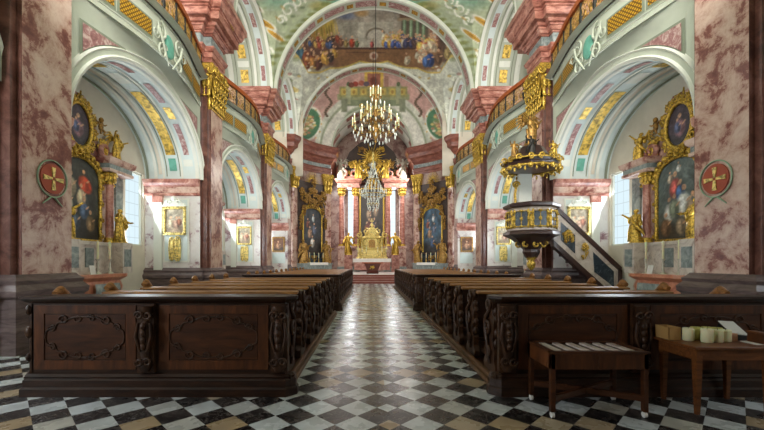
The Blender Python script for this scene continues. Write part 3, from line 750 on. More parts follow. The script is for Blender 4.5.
persp_paint('ceiling_chancel_conch', cv, conch, 300, 70, kind='structure', label='pink painted conch with balcony scene over the chancel arch')

for s in (-1, 1):
    side = SIDE[s]
    # concave diagonal wall from the last nave arch to the chancel arch
    P0, P1 = Vector((XP+.15, 29.45)), Vector((3.72, 32.7))
    path = []
    for i in range(13):
        t = i/12; p = P0.lerp(P1, t); n = Vector((1.0, .82)).normalized()
        q = p + n*0.35*sin(PI*t); path.append((q.x, q.y))
    full = [(XW+.1, 29.42)] + path + [(3.72, 32.95), (4.4, 33.0), (4.4, 39.2)]
    b = MB(s)
    b.grid(lambda i, z: (full[int(i)][0], full[int(i)][1], z), list(range(len(full))), lsp(0, 11.7, 4), 0, False)
    b.build('wall_%s_chancel' % side, M['marble_chancel'], kind='structure')
    b = MB(s)
    prof = [(.0, 9.28), (.05, 9.28), (.05, 9.5), (.09, 9.54), (.09, 9.8), (.14, 9.86), (.02, 9.9), (.02, 10.2), (.08, 10.3), (.2, 10.45), (.3, 10.62), (.5, 10.75), (.55, 11.05), (.68, 11.25), (.74, 11.45), (.74, 11.62), (-.3, 11.7)]
    b.sweep(full[::-1] if False else full, [(o, z) for o, z in prof], 0, mf=lambda j: 1 if j == 6 else 0)
    b.build('trim_%s_chancel_cornice' % side, [M['marble_cornice'], M['marble_grey']], kind='structure')
    b = MB(s)
    b.sweep(full, [(.12, 0), (.12, .8), (.06, .9), (.1, 1.2), (0, 1.4)], 0); b.build('baseboard_%s_chancel' % side, M['marble_base'], kind='structure')
    # pilasters flanking the diagonal altar
    for (k, nm) in ((1, 'outer'), (11, 'inner')):
        x, y = path[k]; ang = math.atan2(path[k+1 if k < 12 else k][1]-path[k-1][1], path[k+1][0]-path[k-1][0])
        o = empty('pilaster', (s*x, y, 0), '%s marble pilaster with gilded capital beside the %s diagonal altar' % (nm, side), 'pilaster', rz=s*ang + (0 if s > 0 else PI)); tag(o, kind='structure')
        b = MB(); b.box(-.34, .34, -.0 if s < 0 else -.16, .16 if s < 0 else 0, 1.2, 9.3) if False else b.box(-.34, .34, -.16, .16, 1.2, 9.3)
        b.build('shaft', M['marble_pink'], o)
        b = MB()
        b.loft([[(sx*(.34+d), sy*(.16+d), z) for sx, sy in ((-1,-1),(1,-1),(1,1),(-1,1))] for d, z in ((.03, 7.6), (.02, 7.7), (.05, 8.4), (.18, 9.05), (.2, 9.25))], 0, smooth=False)
        for sg in (-1, 1):
            for i in range(3):
                b.blob((-.28+.28*i, sg*.24, 8.0), (.12, .08, .3), 0); b.blob((-.28+.28*i, sg*.3, 8.5), (.12, .09, .3), 0)
            for q in (-1, 1): b.scroll((q*.36, sg*.32, 9.0), .16, 1.3, q, PI/2, .25, plane='xz')
        b.build('capital', M['gold'], o)
# chancel floor and steps
b = MB()
for i in range(4): b.box(-6.68, 6.68, 27.0+.32*i, 40, 0.0 if i == 0 else .16*i, .16*(i+1), ms=(0,0,0,0,1,1))
b.build('floor_chancel', [M['step'], M['marble_pale']], kind='structure', label='four red brown steps up to the chancel')
# chancel vault and end wall
b = MB()
RV = 4.3
b.grid(lambda t, y: (RV*cos(t), y, ZB + RV*sin(t)), lsp(0, PI, 41), lsp(YB+.25, 39.2, 8), 0)
b.grid(lambda t, y: (RB*cos(t), y, ZB + RB*sin(t)), lsp(0, PI, 41), [YB-.02, YB+.28], 0)
b.grid(lambda r, t: (r*cos(t), YB+.28, ZB + r*sin(t)), [RB, RV+.05], lsp(0, PI, 41), 0)
for y0 in (33.1, 34.6, 36.2): b.grid(lambda t, y: ((RV-.05)*cos(t), y, ZB + (RV-.05)*sin(t)), lsp(0, PI, 41), [y0, y0+.35], 1)
for y0 in (33.3, 35.0, 36.8):
    for t0 in (20, 52, 84, 116, 148): b.grid(lambda t, y: ((RV-.03)*cos(t), y, ZB + (RV-.03)*sin(t)), [q*PI/180 for q in lsp(t0-9, t0+9, 5)], [y0, y0+.8], 2)
b.grid(lambda r, t: (r*cos(t), YB-.03, ZB + r*sin(t)), [RB-.12, RB+.25], lsp(0, PI, 41), 1)
b.build('ceiling_chancel', [M['stucco_white'], M['stucco'], M['marble_salmon']], kind='structure')
b = MB()
b.box(-4.5, -2.55, 39.1, 39.3, 0, 16.1); b.box(2.55, 4.5, 39.1, 39.3, 0, 16.1); b.box(-1.85, 1.85, 39.1, 39.3, 0, 16.1)
for s in (-1, 1):
    x0, x1 = sorted((s*1.85, s*2.55)); b.box(x0, x1, 39.1, 39.3, 0, 3.2); b.box(x0, x1, 39.1, 39.3, 9.2, 16.1)
b.build('wall_chancel_end', M['marble_chancel'], kind='structure')
for i, s in enumerate((-1, 1)):
    x0, x1 = sorted((s*1.85, s*2.55)); w = MB().box(x0, x1, 39.18, 39.22, 3.2, 9.2).build('window_apse_%d' % (i+1), M['daylight_apse'], kind='structure')
    MB().box(x0, x0+.05, 39.1, 39.26, 3.2, 9.2).box(x1-.05, x1, 39.1, 39.26, 3.2, 9.2).build('window_frame', M['stucco_white'], w)
# west end behind the camera: wall, added window, loft slab
MB().box(-9.1, -3.4, -3.4, -3.2, 0, 18).box(3.4, 9.1, -3.4, -3.2, 0, 18).box(-3.4, 3.4, -3.4, -3.2, 0, 8.6).box(-3.4, 3.4, -3.4, -3.2, 15.4, 18).build('wall_west', M['cream'], kind='structure')
MB().box(-3.4, 3.4, -3.34, -3.3, 8.6, 15.4).build('window_west_added', M['daylight_gallery'], kind='structure')  # unseen window, added for even frontal light on the nave
MB().box(-6.7, 6.7, -3.2, 5.6, 6.9, 7.3).build('ceiling_unseen_loft', M['cream'], kind='structure')  # unseen slab over the camera, put in to darken the foreground

# ------------------------------------------------------------------ sculptures
def statue(seed, h, wings=False, arm=(0.9, -0.3), lean=0.0, kneel=False, child=False):
    """draped figure standing on the origin, facing -y; one continuous-looking mesh"""
    r = random.Random(seed); b = MB(); n = 16
    H = h; hd = H/7.2 if not child else H/5.0
    legs = .5*H if not kneel else .34*H
    rings = []
    sway = .05*H*r.choice((-1, 1))
    prof = [(0.0, .17, .15), (.03, .19, .16), (.2, .165, .14), (.4, .145, .125), (.52, .13, .11), (.6, .112, .09), (.7, .13, .095), (.79, .135, .085), (.835, .085, .07), (.86, .042, .042), (.89, .038, .038)]
    ph = r.random()*6
    for z, rx, ry in prof:
        fold = max(0, 1 - z*1.5); ring = []
        cx = sway*sin(z*PI*1.1) + lean*H*z*.25; cy = -.02*H*sin(z*PI)
        for i in range(n):
            a = 2*PI*i/n; q = 1 + fold*.16*sin(5*a + ph + z*4) + fold*.07*sin(9*a - z*6)
            ring.append((cx + H*rx*q*cos(a), cy + H*ry*q*sin(a), z*H))
        rings.append(ring)
    b.loft(rings, 0)
    cx = sway*sin(.92*PI*1.1) + lean*H*.92*.25
    b.blob((cx, -.01*H, .93*H), (hd*.36, hd*.42, hd*.52), 0, 10, 8)              # head
    b.blob((cx, -.01*H-hd*.42, .925*H), (hd*.07, hd*.12, hd*.12), 0, 6, 4)       # nose
    b.blob((cx, .02*H, .955*H), (hd*.42, hd*.42, hd*.42), 0, 8, 6)               # hair
    for sg, up in ((-1, arm[0]), (1, arm[1])):
        sh = Vector((cx + sg*.125*H, 0, .8*H)); el = sh + Vector((sg*.1*H, -.05*H, -.13*H + .1*H*up))
        hn = el + Vector((sg*.05*H*(1+up), -.12*H, .13*H*up + .02*H))
        b.tube([tuple(sh - Vector((sg*.05*H, 0, 0))), tuple(sh), tuple(el), tuple(hn)], [.05*H, .052*H, .042*H, .026*H], 8)
        b.blob(tuple(hn + Vector((0, -.02*H, .01*H))), (.026*H, .035*H, .03*H), 0, 6, 5)
        for f in range(4): b.tube([tuple(hn + Vector(((f-1.5)*.012*H, -.04*H, .015*H))), tuple(hn + Vector(((f-1.5)*.014*H, -.075*H, .02*H - .006*H*f)))], .006*H, 5)
        b.blob(tuple(el + Vector((0, .01*H, -.07*H))), (.05*H, .06*H, .1*H), 0, 8, 6)  # hanging sleeve
    # swirling mantle
    s0 = r.choice((-1, 1))
    b.tube([(cx+s0*.12*H, .03*H, .8*H), (cx, -.11*H, .62*H), (-s0*.13*H, -.1*H, .48*H), (-s0*.2*H, .03*H, .34*H), (-s0*.22*H, .08*H, .2*H)], [.03*H, .05*H, .06*H, .05*H, .02*H], 7)
    b.tube([(s0*.14*H, -.08*H, .52*H), (s0*.12*H, -.13*H, .3*H), (s0*.16*H, -.12*H, .03*H)], [.03*H, .04*H, .03*H], 7)
    if wings:
        for sg in (-1, 1):
            for f in range(5):
                L = H*(.45 - .05*f); a = .9 - .32*f
                p0 = Vector((cx + sg*.05*H, .09*H, .76*H)); p1 = p0 + Vector((sg*L*cos(a)*.6, .06*H, L*sin(a)*.7)); p2 = p0 + Vector((sg*L*cos(a-.3), .1*H, L*sin(a-.5)))
                b.tube([tuple(p0), tuple(p1), tuple(p2)], [.03*H, .045*H, .012*H], 6)
    b.lathe(0, 0, [(.2*H, -.02*H), (.2*H, .0), (.17*H, .03*H)], 14, 0)
    return b
def putto(seed, h):
    r = random.Random(seed); b = MB()
    b.blob((0, 0, .42*h), (.15*h, .12*h, .22*h), 0, 10, 8); b.blob((0, -.02*h, .8*h), (.12*h, .13*h, .15*h), 0, 10, 8); b.blob((0, -.14*h, .79*h), (.02*h, .03*h, .03*h), 0, 6, 4)
    b.tube([(0, 0, .55*h), (0, 0, .72*h)], .06*h, 8)
    for sg in (-1, 1):
        up = r.uniform(-.2, 1)
        b.tube([(sg*.1*h, 0, .56*h), (sg*.24*h, -.05*h, .5*h+.12*h*up), (sg*.33*h, -.1*h, .5*h+.3*h*up)], [.05*h, .045*h, .03*h], 7)
        b.tube([(sg*.08*h, 0, .3*h), (sg*.15*h, -.12*h, .16*h), (sg*.13*h, -.06*h, .0)], [.08*h, .065*h, .035*h], 7)
        b.blob((sg*.13*h, -.1*h, .0), (.035*h, .07*h, .03*h), 0, 6, 4)
        for f in range(3): b.blob((sg*(.15+.06*f)*h, .1*h, (.6+.05*f)*h), (.08*h, .02*h, .12*h), 0, 7, 5, Matrix.Rotation(-sg*.6, 3, 'Y'))
    return b
def rocaille(seed, w, h, n=10, plane='yz', depth=.08):
    """shell-and-scroll ornament in a plane, centre at the origin"""
    r = random.Random(seed); b = MB()
    def P(u, v, d=0): return (d, u, v) if plane == 'yz' else (u, d, v)
    sh = (lambda a, c, e: (a, c, e)) if plane == 'yz' else (lambda a, c, e: (c, a, e))
    for i in range(7):
        a = PI*(i+.5)/7
        b.blob(P(.22*w*cos(a), .25*h*sin(a)), sh(depth*.8, .09*w, .16*h), 0, 7, 5, Matrix.Rotation((PI/2-a)*(-1 if plane == 'yz' else 1), 3, 'X' if plane == 'yz' else 'Y'))
    b.tube([P(-.3*w, 0), P(0, -.03*h), P(.3*w, 0)], .05*min(w, h), 6); b.tube([P(0, -.45*h), P(.02*w, 0), P(0, .4*h)], .06*min(w, h), 6)
    for i in range(n):
        sg = 1 if i % 2 else -1; u = sg*r.uniform(.12, .45)*w; v = r.uniform(-.45, .4)*h
        b.scroll(P(u, v), r.uniform(.12, .2)*min(w, h), 1.2, sg, r.uniform(0, 6), .26, plane, depth=-depth*.4*(1 if True else 0))
        b.blob(P(u*.8, v*.9-.06*h), sh(depth, .07*w, .1*h), 0, 7, 5)
    return b

# ------------------------------------------------------------------ side chapel altars (built facing +x, against the wall x=0)
def painting_canvas(seed, sky, ground, figs):
    cv = Canvas(120, 200, sky)
    r = random.Random(seed)
    for i in range(30): cv.ell(r.random(), r.random(), r.uniform(.05, .2), r.uniform(.04, .14), r.choice([sky, ground, tuple(q*.6 for q in sky), tuple(min(255, q*1.4) for q in sky)]), .5, r.uniform(0, 3), .8)
    cv.below(lambda x: .2 + .1*x, ground, .8, .2)
    for f in figs: cv.fig(*f)
    cv.speckle(seed, .3); return cv
cv_left = painting_canvas(31, (58,62,58), (44,44,42), [(.68, .58, .3, (208,74,42), (200,150,110), -.3, .4), (.3, .5, .34, (176,160,132)), (.55, .40, .3, (190,170,140)), (.22, .30, .32, (206,194,170)), (.62, .24, .3, (84,106,136)), (.42, .10, .28, (70,86,104)), (.78, .1, .3, (130,108,80)), (.15, .08, .26, (90,84,76))])
cv_right = painting_canvas(32, (96,108,106), (60,52,44), [(.42, .5, .36, (160,76,70)), (.54, .46, .28, (66,98,140)), (.28, .22, .34, (200,200,190)), (.62, .26, .42, (206,206,196)), (.82, .2, .4, (140,118,94)), (.4, .26, .32, (130,140,118)), (.2, .03, .34, (120,90,66)), (.55, .04, .3, (150,130,104)), (.5, .82, .14, (205,210,205)), (.3, .72, .16, (190,170,150))])
cv_up = painting_canvas(33, (70,60,70), (60,60,66), [(.5, .2, .6, (150,110,120)), (.4, .3, .4, (70,80,110))])
def altar(name, label, loc, rz, canvas, seed):
    o = empty(name, loc, label, 'altar', 'side altars in the chapels', rz)
    b = MB(); b.box(.0, 1.5, -1.7, 1.7, 0, .18).box(0, 1.3, -1.5, 1.5, .18, .34); b.build('altar_step', M['marble_grey'], o)
    b = MB()
    def mring(w, d, z): return [(0, -w, z), (d*.8, -w, z), (d, -w*.7, z), (d+.05, 0, z), (d, w*.7, z), (d*.8, w, z), (0, w, z)]
    b.loft([mring(1.0, .85, .34), mring(1.0, .85, .44), mring(1.0, .84, .52), mring(1.06, .9, .85), mring(1.0, .86, 1.05), mring(1.12, .95, 1.12), mring(1.16, 1.0, 1.16), mring(1.16, 1.0, 1.25)], 0, smooth=False)
    m_ = b.build('mensa', M['marble_orange'], o)
    MB().grid(lambda y, z: (.93+.05*sin(PI*(z-.55)/.5)+.04, y, z), lsp(-.5, .5, 5), lsp(.62, .98, 5), 0).build('mensa_panel', M['marble_grey'], m_)
    b = MB(); b.box(0, .45, -1.45, 1.45, 1.25, 2.12).box(0, .52, -1.5, 1.5, 2.1, 2.2).box(0, .86, .84, 1.3, 1.25, 2.2).box(0, .86, -1.3, -.84, 1.25, 2.2).box(0, .5, -1.5, 1.5, 1.25, 1.36)
    for y in (-1.0, 0, 1.0): b.box(.4, .875 if y else .47, (y*1.07)-.16, (y*1.07)+.16, 1.45, 2.0, 1)
    b.build('predella', [M['pulpit_white'], M['marble_grey']], o)
    b = MB(); b.box(0, .14, -1.15, 1.15, 2.2, 5.0, 0).box(0, .12, -1.95, -1.6, 1.25, 4.6, 1).box(0, .12, 1.6, 1.95, 1.25, 4.6, 1); b.build('back_panel', [M['marble_pink'], M['marble_grey']], o)
    # arched painting and its gilded frame
    def fa(u, v):
        y = (u-.5)*1.5; top = 4.05 + .55*sqrt(max(0, 1-(2*u-1)**2)); return (.17, -y if False else y, 2.26 + (top-2.26)*v)
    painted('canvas', canvas, lambda u, v: fa(u, v), 60, 100, M['oil'], o, label='dark oil painting of saints')
    pts = [(.2, -.78, 2.24)] + [(.2, -.78*cos(PI*i/16), 4.06+.58*sin(PI*i/16)) for i in range(17)] + [(.2, .78, 2.24), (.2, -.78, 2.24)]
    b = MB(); b.tube(pts, .055, 8)
    for i in range(13):
        a = PI*i/12; b.blob((.24, -.84*cos(a), 4.1+.66*sin(a)), (.07, .09, .1), 0, 7, 5)
    for sg in (-1, 1):
        for z in (2.4, 2.9, 3.4, 3.9): b.scroll((.24, sg*.82, z), .09, 1.2, sg, PI/2, .28)
    b.build('picture_frame', M['gold'], o)
    for sg in (-1, 1):
        b = MB(); b.lathe(.34, sg*1.0, [(.15, 2.34), (.12, 2.4), (.115, 3.0), (.1, 4.05)], 16)
        col = b.build('column', M['marble_red'], o)
        MB().lathe(.34, sg*1.0, [(.17, 2.2), (.17, 2.26), (.14, 2.3), (.16, 2.34), (.12, 2.38)], 16).build('column_base', M['gold'], col)
        b = MB(); b.lathe(.34, sg*1.0, [(.1, 4.03), (.12, 4.08), (.11, 4.15), (.17, 4.36), (.2, 4.4)], 16)
        for i in range(8):
            a = 2*PI*i/8; b.blob((.34+.14*cos(a), sg*1.0+.14*sin(a), 4.2), (.05, .05, .12)); b.blob((.34+.18*cos(a), sg*1.0+.18*sin(a), 4.33), (.05, .05, .05))
        b.build('capital', M['gold'], col)
        b = MB(); b.sweep([(0, sg*1.0+.95 if sg > 0 else -.72), (.5, sg*1.0+.95 if sg > 0 else -.72), (.5, .72 if sg > 0 else -1.95), (0, .72 if sg > 0 else -1.95)][::-1] if False else
                          ([(0, 1.85), (.5, 1.85), (.5, .76), (0, .76)] if sg > 0 else [(0, -.76), (.5, -.76), (.5, -1.85), (0, -1.85)]),
                          [(.0, 4.4), (.03, 4.42), (.03, 4.5), (.0, 4.52), (.0, 4.66), (.05, 4.7), (.08, 4.76), (.1, 4.86), (-.2, 4.88)], 0, mf=lambda j: 1 if j == 3 else 0)
        y0, y1 = (.76, 1.85) if sg > 0 else (-1.85, -.76); b.box(0, .49, y0+.01, y1-.01, 4.41, 4.86, 0)
        b.build('entablature', [M['marble_pink'], M['marble_grey']], o)
    # gable with oval picture, gilded rays and shells
    b = MB(); b.prism([(-1.0, 4.88), (1.0, 4.88), (.8, 5.4), (.62, 6.1), (.3, 6.5), (-.3, 6.5), (-.62, 6.1), (-.8, 5.4)], 'x', 0, .1); b.build('gable', M['marble_pink'], o)
    def fo(u, v):
        a = PI*(u-.5); rr = .5*cos(a) if False else 1
        y = (u-.5)*.84; hh = .6*sqrt(max(0, 1-(2*u-1)**2)); return (.14, y, 5.55 + hh*(2*v-1))
    painted('oval_canvas', cv_up, fo, 30, 40, M['oil'], o, label='small oval oil painting')
    b = MB(); b.tube([(.17, .46*cos(2*PI*i/32), 5.55+.64*sin(2*PI*i/32)) for i in range(33)], .06, 8)
    for i in range(22):
        a = 2*PI*i/22; L = 1.0 + .22*((i*7) % 3)/2
        b.tube([(.12, .5*cos(a), 5.55+.68*sin(a)), (.12, .66*L*cos(a), 5.55+.86*L*sin(a))], [.05, .02], 5)
        if i % 2: b.blob((.17, .56*cos(a), 5.55+.74*sin(a)), (.09, .09, .09), 0, 7, 5)
        b.scroll((.2, .58*cos(a), 5.55+.78*sin(a)), .1, 1.2, 1 if i % 2 else -1, a, .28)
    b.build('glory', M['gold'], o)
    for (y, z, w, h, sd) in ((0, 4.78, .7, .4, 1), (-.95, 5.2, .45, .6, 2), (.95, 5.2, .45, .6, 3), (-1.28, 4.2, .3, .35, 4), (1.28, 4.2, .3, .35, 5), (0, 2.05, .5, .3, 6)):
        rocaille(seed+sd, w, h, 8).build('rocaille', M['gold'], o, (.3 if abs(y) < .5 else .2, y, z))
    MB().scroll((.2, -.98, 5.1), .28, 1.2, 1, PI, .25).build('volute', M['marble_salmon'], o); MB().scroll((.2, .98, 5.1), .28, 1.2, -1, 0, .25).build('volute', M['marble_salmon'], o)
    return o
ALT_DY = -.3
A_L = altar('side_altar', '', (-XO, BAYS[1]+ALT_DY, 0), 0, cv_left, 100)
A_R = altar('side_altar', '', (XO, BAYS[1]+ALT_DY, 0), PI, cv_right, 200)
def altars():
    A_L['label'] = 'gilded marble side altar with dark painting in the nearest left chapel'
    A_R['label'] = 'gilded marble side altar with pale figures in its painting in the nearest right chapel'
    for i, wd in ((2, 'second'), (3, 'third')):
        again(A_R, (-XO, BAYS[i]+ALT_DY, 0), 'gilded side altar in the %s left chapel, mostly behind its pier' % wd, 0)
        again(A_L, (XO, BAYS[i]+ALT_DY, 0), 'gilded side altar in the %s right chapel, mostly behind its pier' % wd, PI)
altars()
# statues, angels and putti on the two nearest altars
ST = {'a': statue(1, 1.05, arm=(.7, -.4)), 'b': statue(2, 1.05, arm=(-.3, .9)), 'ang': statue(3, .85, True, (1.3, .2), .3), 'ang2': statue(4, .85, True, (.1, 1.2), -.3)}
p1, p2 = putto(11, .55), putto(12, .5)
for s in (-1, 1):
    sd = SIDE[s]; c = BAYS[1]+ALT_DY; rz = PI/2 if s < 0 else -PI/2
    W = lambda lx, ly: (s*(XO-lx), c + (ly if s < 0 else ly))
    for (q, ly, nm) in (('a', 1.07, 'far'), ('b', -1.07, 'near')):
        x, y = W(.62, ly); o = ST[q].build('saint_statue', M['gold'], None, (x, y, 2.22), label='gilded robed saint statue by the %s column of the nearest %s altar' % (nm, sd), cat='statue', group='gilded saints on the chapel altars'); o.rotation_euler = (0, 0, rz)
        MB().box(-.2, .2, -.2, .2, -.06, 0) 
    for (q, ly, nm) in (('ang', 1.35, 'far'), ('ang2', -1.3, 'near')):
        x, y = W(.3, ly); o = ST[q].build('angel_statue', M['gold'], None, (x, y, 4.92), label='winged gilded angel on the %s entablature of the nearest %s altar' % (nm, sd), cat='statue', group='angels on the chapel altars'); o.rotation_euler = (0, 0, rz)
    for (pb, ly, z, nm) in ((p1, .78, 5.55, 'far'), (p2, -.78, 5.6, 'near')):
        x, y = W(.22, ly); o = pb.build('putto', M['gold_dark'], None, (x, y, z), label='small winged putto %s of the oval picture on the nearest %s altar' % ('beyond the far side' if nm == 'far' else 'before the near side', sd), cat='statue', group='putti on the chapel altars'); o.rotation_euler = (0, 0, rz)
    # candlesticks
    for j, ly in enumerate((-.75, .1, .6) if s < 0 else (-.55, .0, .65)):
        x, y = W(.62, ly); o = empty('candlestick', (x, y, 1.25), 'silver candlestick with white candle, %s on the nearest %s altar' % (('nearest', 'middle', 'farthest')[j], sd), 'candlestick', 'altar candlesticks')
        MB().lathe(0, 0, [(.1, 0), (.09, .03), (.03, .07), (.05, .14), (.025, .2), (.04, .3), (.02, .36), (.06, .42), (.06, .44)], 12).build('stem', M['silver'], o)
        MB().lathe(0, 0, [(.03, .42), (.03, .95), (.005, .97)], 10).build('candle', M['wax'], o)
    x, y = W(.8, -.3 if s < 0 else .3); o = MB().add([(-.1, 0, 0), (.1, 0, 0), (.1, .05, .25), (-.1, .05, .25), (-.1, .02, 0), (.1, .02, 0), (.1, .07, .25), (-.1, .07, .25)], [(0,1,2,3), (4,5,6,7), (0,1,5,4), (1,2,6,5), (2,3,7,6), (3,0,4,7)]).build('altar_card', M['paper'], None, (x, y, 1.252), label='white card propped on the nearest %s altar' % sd, cat='card'); o.rotation_euler = (0, 0, rz)

# ------------------------------------------------------------------ framed pictures and gilded ornaments on the pier ends
def frame(s, pc, label, dark=False, group='framed pictures on the pier ends'):
    yb = pc - .81 - .05
    o = empty('framed_picture', (s*7.62, yb, 3.15), label, 'picture', group)
    g = M['gold_dark'] if dark else M['gold_bright']
    b = MB()
    for (x0, x1, z0, z1) in ((-.42, -.34, -.52, .52), (.34, .42, -.52, .52), (-.42, .42, .44, .54), (-.42, .42, -.54, -.44)): b.box(x0, x1, -.1, 0, z0, z1)
    b.build('frame', g, o, bevel=.015)
    cvp = painting_canvas(int(pc*10)+s, (170,160,140) if not dark else (90,60,44), (140,120,96), [(.3, .2, .5, (190,170,140)), (.6, .15, .55, (160,130,110)), (.75, .3, .4, (140,90,70))])
    painted('picture_canvas', cvp, lambda u, v: ((u-.5)*.7, -.04, (v-.5)*.92), 28, 36, M['oil'], o)
    b = MB(); b.prism([(-.46, .54), (.46, .54), (.36, .66), (.12, .7), (.1, .82), (-.1, .82), (-.12, .7), (-.36, .66)], 'y', -.1, 0)
    b.scroll((-.2, -.1, .68), .1, 1.2, 1, 0, .25, 'xz'); b.scroll((.2, -.1, .68), .1, 1.2, -1, PI, .25, 'xz'); b.blob((0, -.1, .84), (.1, .05, .1)); b.build('crest', M['stucco_white'] if not dark else g, o)
    w = empty('wall_cartouche', (s*7.62, yb, 2.1), 'gilded strapwork panel below the %s' % label.split(',')[0].replace('gilt framed ', ''), 'ornament', 'gilded panels below the framed pictures')
    w['label'] = 'yellow gilded panel below the ' + label
    b = MB(); b.box(-.19, .19, -.03, 0, -.4, .38); b.build('panel', M['gold_bright'], w)
    b = MB()
    for sg in (-1, 1): b.tube([(sg*.2, -.03, -.4), (sg*.22, -.04, .0), (sg*.2, -.03, .4)], .022, 6); b.tube([(sg*.08, -.035, -.36), (sg*.05, -.05, .0), (sg*.08, -.035, .34)], .02, 6); b.scroll((sg*.1, -.04, .38), .09, 1.2, sg, 0, .25, 'xz'); b.scroll((sg*.1, -.04, -.38), .09, 1.2, -sg, 0, .25, 'xz')
    b.build('border', M['gold_bright'], w)
frame(-1, PY[2], 'framed picture on the first left pier end')
frame(-1, PY[3], 'framed picture on the second left pier end')
frame(1, PY[2], 'framed picture behind the pulpit stair')
frame(1, PY[3], 'framed picture on the right pier end under the pulpit body')
for s in (-1, 1):   # last pier end (side of the diagonal wall)
    o = empty('framed_picture', (s*7.5, 29.38, 3.0), 'dark gilt framed picture in the far %s chapel' % SIDE[s], 'picture', 'framed pictures on the pier ends')
    MB().box(-.5, .5, -.1, 0, -.6, .6).build('frame', M['gold_dark'], o, bevel=.02)
    painted('picture_canvas', painting_canvas(70+s, (110,70,46), (60,44,34), [(.5, .1, .7, (150,110,80))]), lambda u, v: ((u-.5)*.78, -.12, (v-.5)*.98), 24, 30, M['oil'], o)
    MB(s).box(XW, XO+.3, 29.44, 29.6, 0, 7.0).box(VR-.4, XO+.8, 29.46, 29.62, 8.5, 15.2, 1).build('wall_%s_last_chapel_end' % SIDE[s], [M['marble_pale'], M['cream']], kind='structure')
    b = MB(s).sweep([(XO, 29.44), (XW, 29.44)], [(.0, 4.1), (.06, 4.12), (.06, 4.2), (.03, 4.22), (.03, 4.45), (.1, 4.5), (.16, 4.58), (.18, 4.72), (0, 4.75)], 0); b.box(7.0, 8.0, 29.4, 29.44, 1.5, 2.3, 1)
    b.build('trim_%s_last_impost' % SIDE[s], [M['marble_red'], M['stucco_blue']], kind='structure')

# ------------------------------------------------------------------ consecration crosses on the first pilasters
for s in (-1, 1):
    o = empty('consecration_cross', (s*(XP-.0), 7.09, 3.2), 'red medallion with gold cross and wreath painted on the %s front pilaster' % SIDE[s], 'medallion', 'medallions on the front pilasters')
    b = MB(s); b.lathe(0, 0, [(0.001, 0), (.26, 0), (.28, -.0)], 28)
    disc = MB(); pts = [(.27*cos(2*PI*i/32), .29*sin(2*PI*i/32)) for i in range(32)]; disc.prism(pts, 'x', -s*.025, s*.01)
    disc.build('disc', M['medallion_red'], o)
    w = MB(); w.tube([(-s*.02, .33*cos(2*PI*i/40), .35*sin(2*PI*i/40)) for i in range(41)], .014, 8)
    for sg in (-1, 1): w.tube([(-s*.02, sg*.05, -.36), (-s*.02, sg*.22, -.5)], [.018, .01], 6)
    w.build('wreath', M['stucco_green'], o)
    x = MB()
    for i in range(4):
        a = PI/2*i; c_, s_ = cos(a), sin(a)
        x.prism([(.03*c_-.02*s_, .03*s_+.02*c_), (.22*c_-.045*s_, .22*s_+.045*c_), (.22*c_+.045*s_, .22*s_-.045*c_), (.03*c_+.02*s_, .03*s_-.02*c_)], 'x', -s*.045, -s*.02)
    x.build('cross', M['gold_bright'], o)

# ------------------------------------------------------------------ gallery balustrades
def balustrade(s, c, label):
    o = empty('gallery_balustrade', (0, 0, 0), label, 'balustrade', 'balustrades along the galleries')
    pts = [(XW - bulge(y) - .02, c + y) for y in lsp(-AA, AA, 10)]
    fine = [(XW - bulge(y) - .02, c + y) for y in lsp(-AA, AA, 31)]
    b = MB(s); b.sweep(fine[::-1], [(-.08, 9.5), (.09, 9.5), (.12, 9.58), (.12, 9.64), (.08, 9.7), (-.06, 9.7), (-.08, 9.5)], 0); b.build('handrail', M['wood_rail'], o)
    b = MB(s); b.sweep(fine[::-1], [(-.03, 8.6), (.03, 8.6), (.03, 8.65), (-.03, 8.65)], 0); b.build('bottom_rail', M['wood_rail'], o)
    for (x, y) in pts[::1]:
        b = MB(s); b.lathe(x, y, [(.05, 8.62), (.04, 8.75), (.065, 9.0), (.04, 9.3), (.05, 9.5)], 8); b.build('baluster_post', M['iron'], o)
    for i in range(9):
        p, q = Vector(pts[i]), Vector(pts[i+1]); b = MB(s)
        for k in range(-4, 10):
            for sg in (1, -1):
                # diagonal gilded bars clipped to the panel
                t0 = k/9 if sg > 0 else (k+4)/9; seg = []
                ta, tb = t0, t0 + sg*.36
                za, zb = 8.65, 9.5
                lo, hi = .04, .96
                def cl(t): return min(max(t, lo), hi)
                if (ta < lo and tb < lo) or (ta > hi and tb > hi): continue
                def zz(t): return za + (zb-za)*(t-ta)/(tb-ta)
                u0, u1 = cl(ta), cl(tb); A = p.lerp(q, u0); B = p.lerp(q, u1)
                b.tube([(A.x, A.y, zz(u0)), (B.x, B.y, zz(u1))], .012, 4, smooth=False)
        for k in range(2): 
            m_ = p.lerp(q, .3+.4*k); b.blob((m_.x, m_.y, 9.05), (.04, .07, .14), 0, 7, 5)
        b.build('lattice_panel', M['gold_dark'], o)
for s in (-1, 1):
    for i, nm in ((1, 'nearest'), (2, 'second'), (3, 'farthest')):
        balustrade(s, BAYS[i], 'orange railed gilded lattice balustrade on the %s %s gallery' % (nm, SIDE[s]))

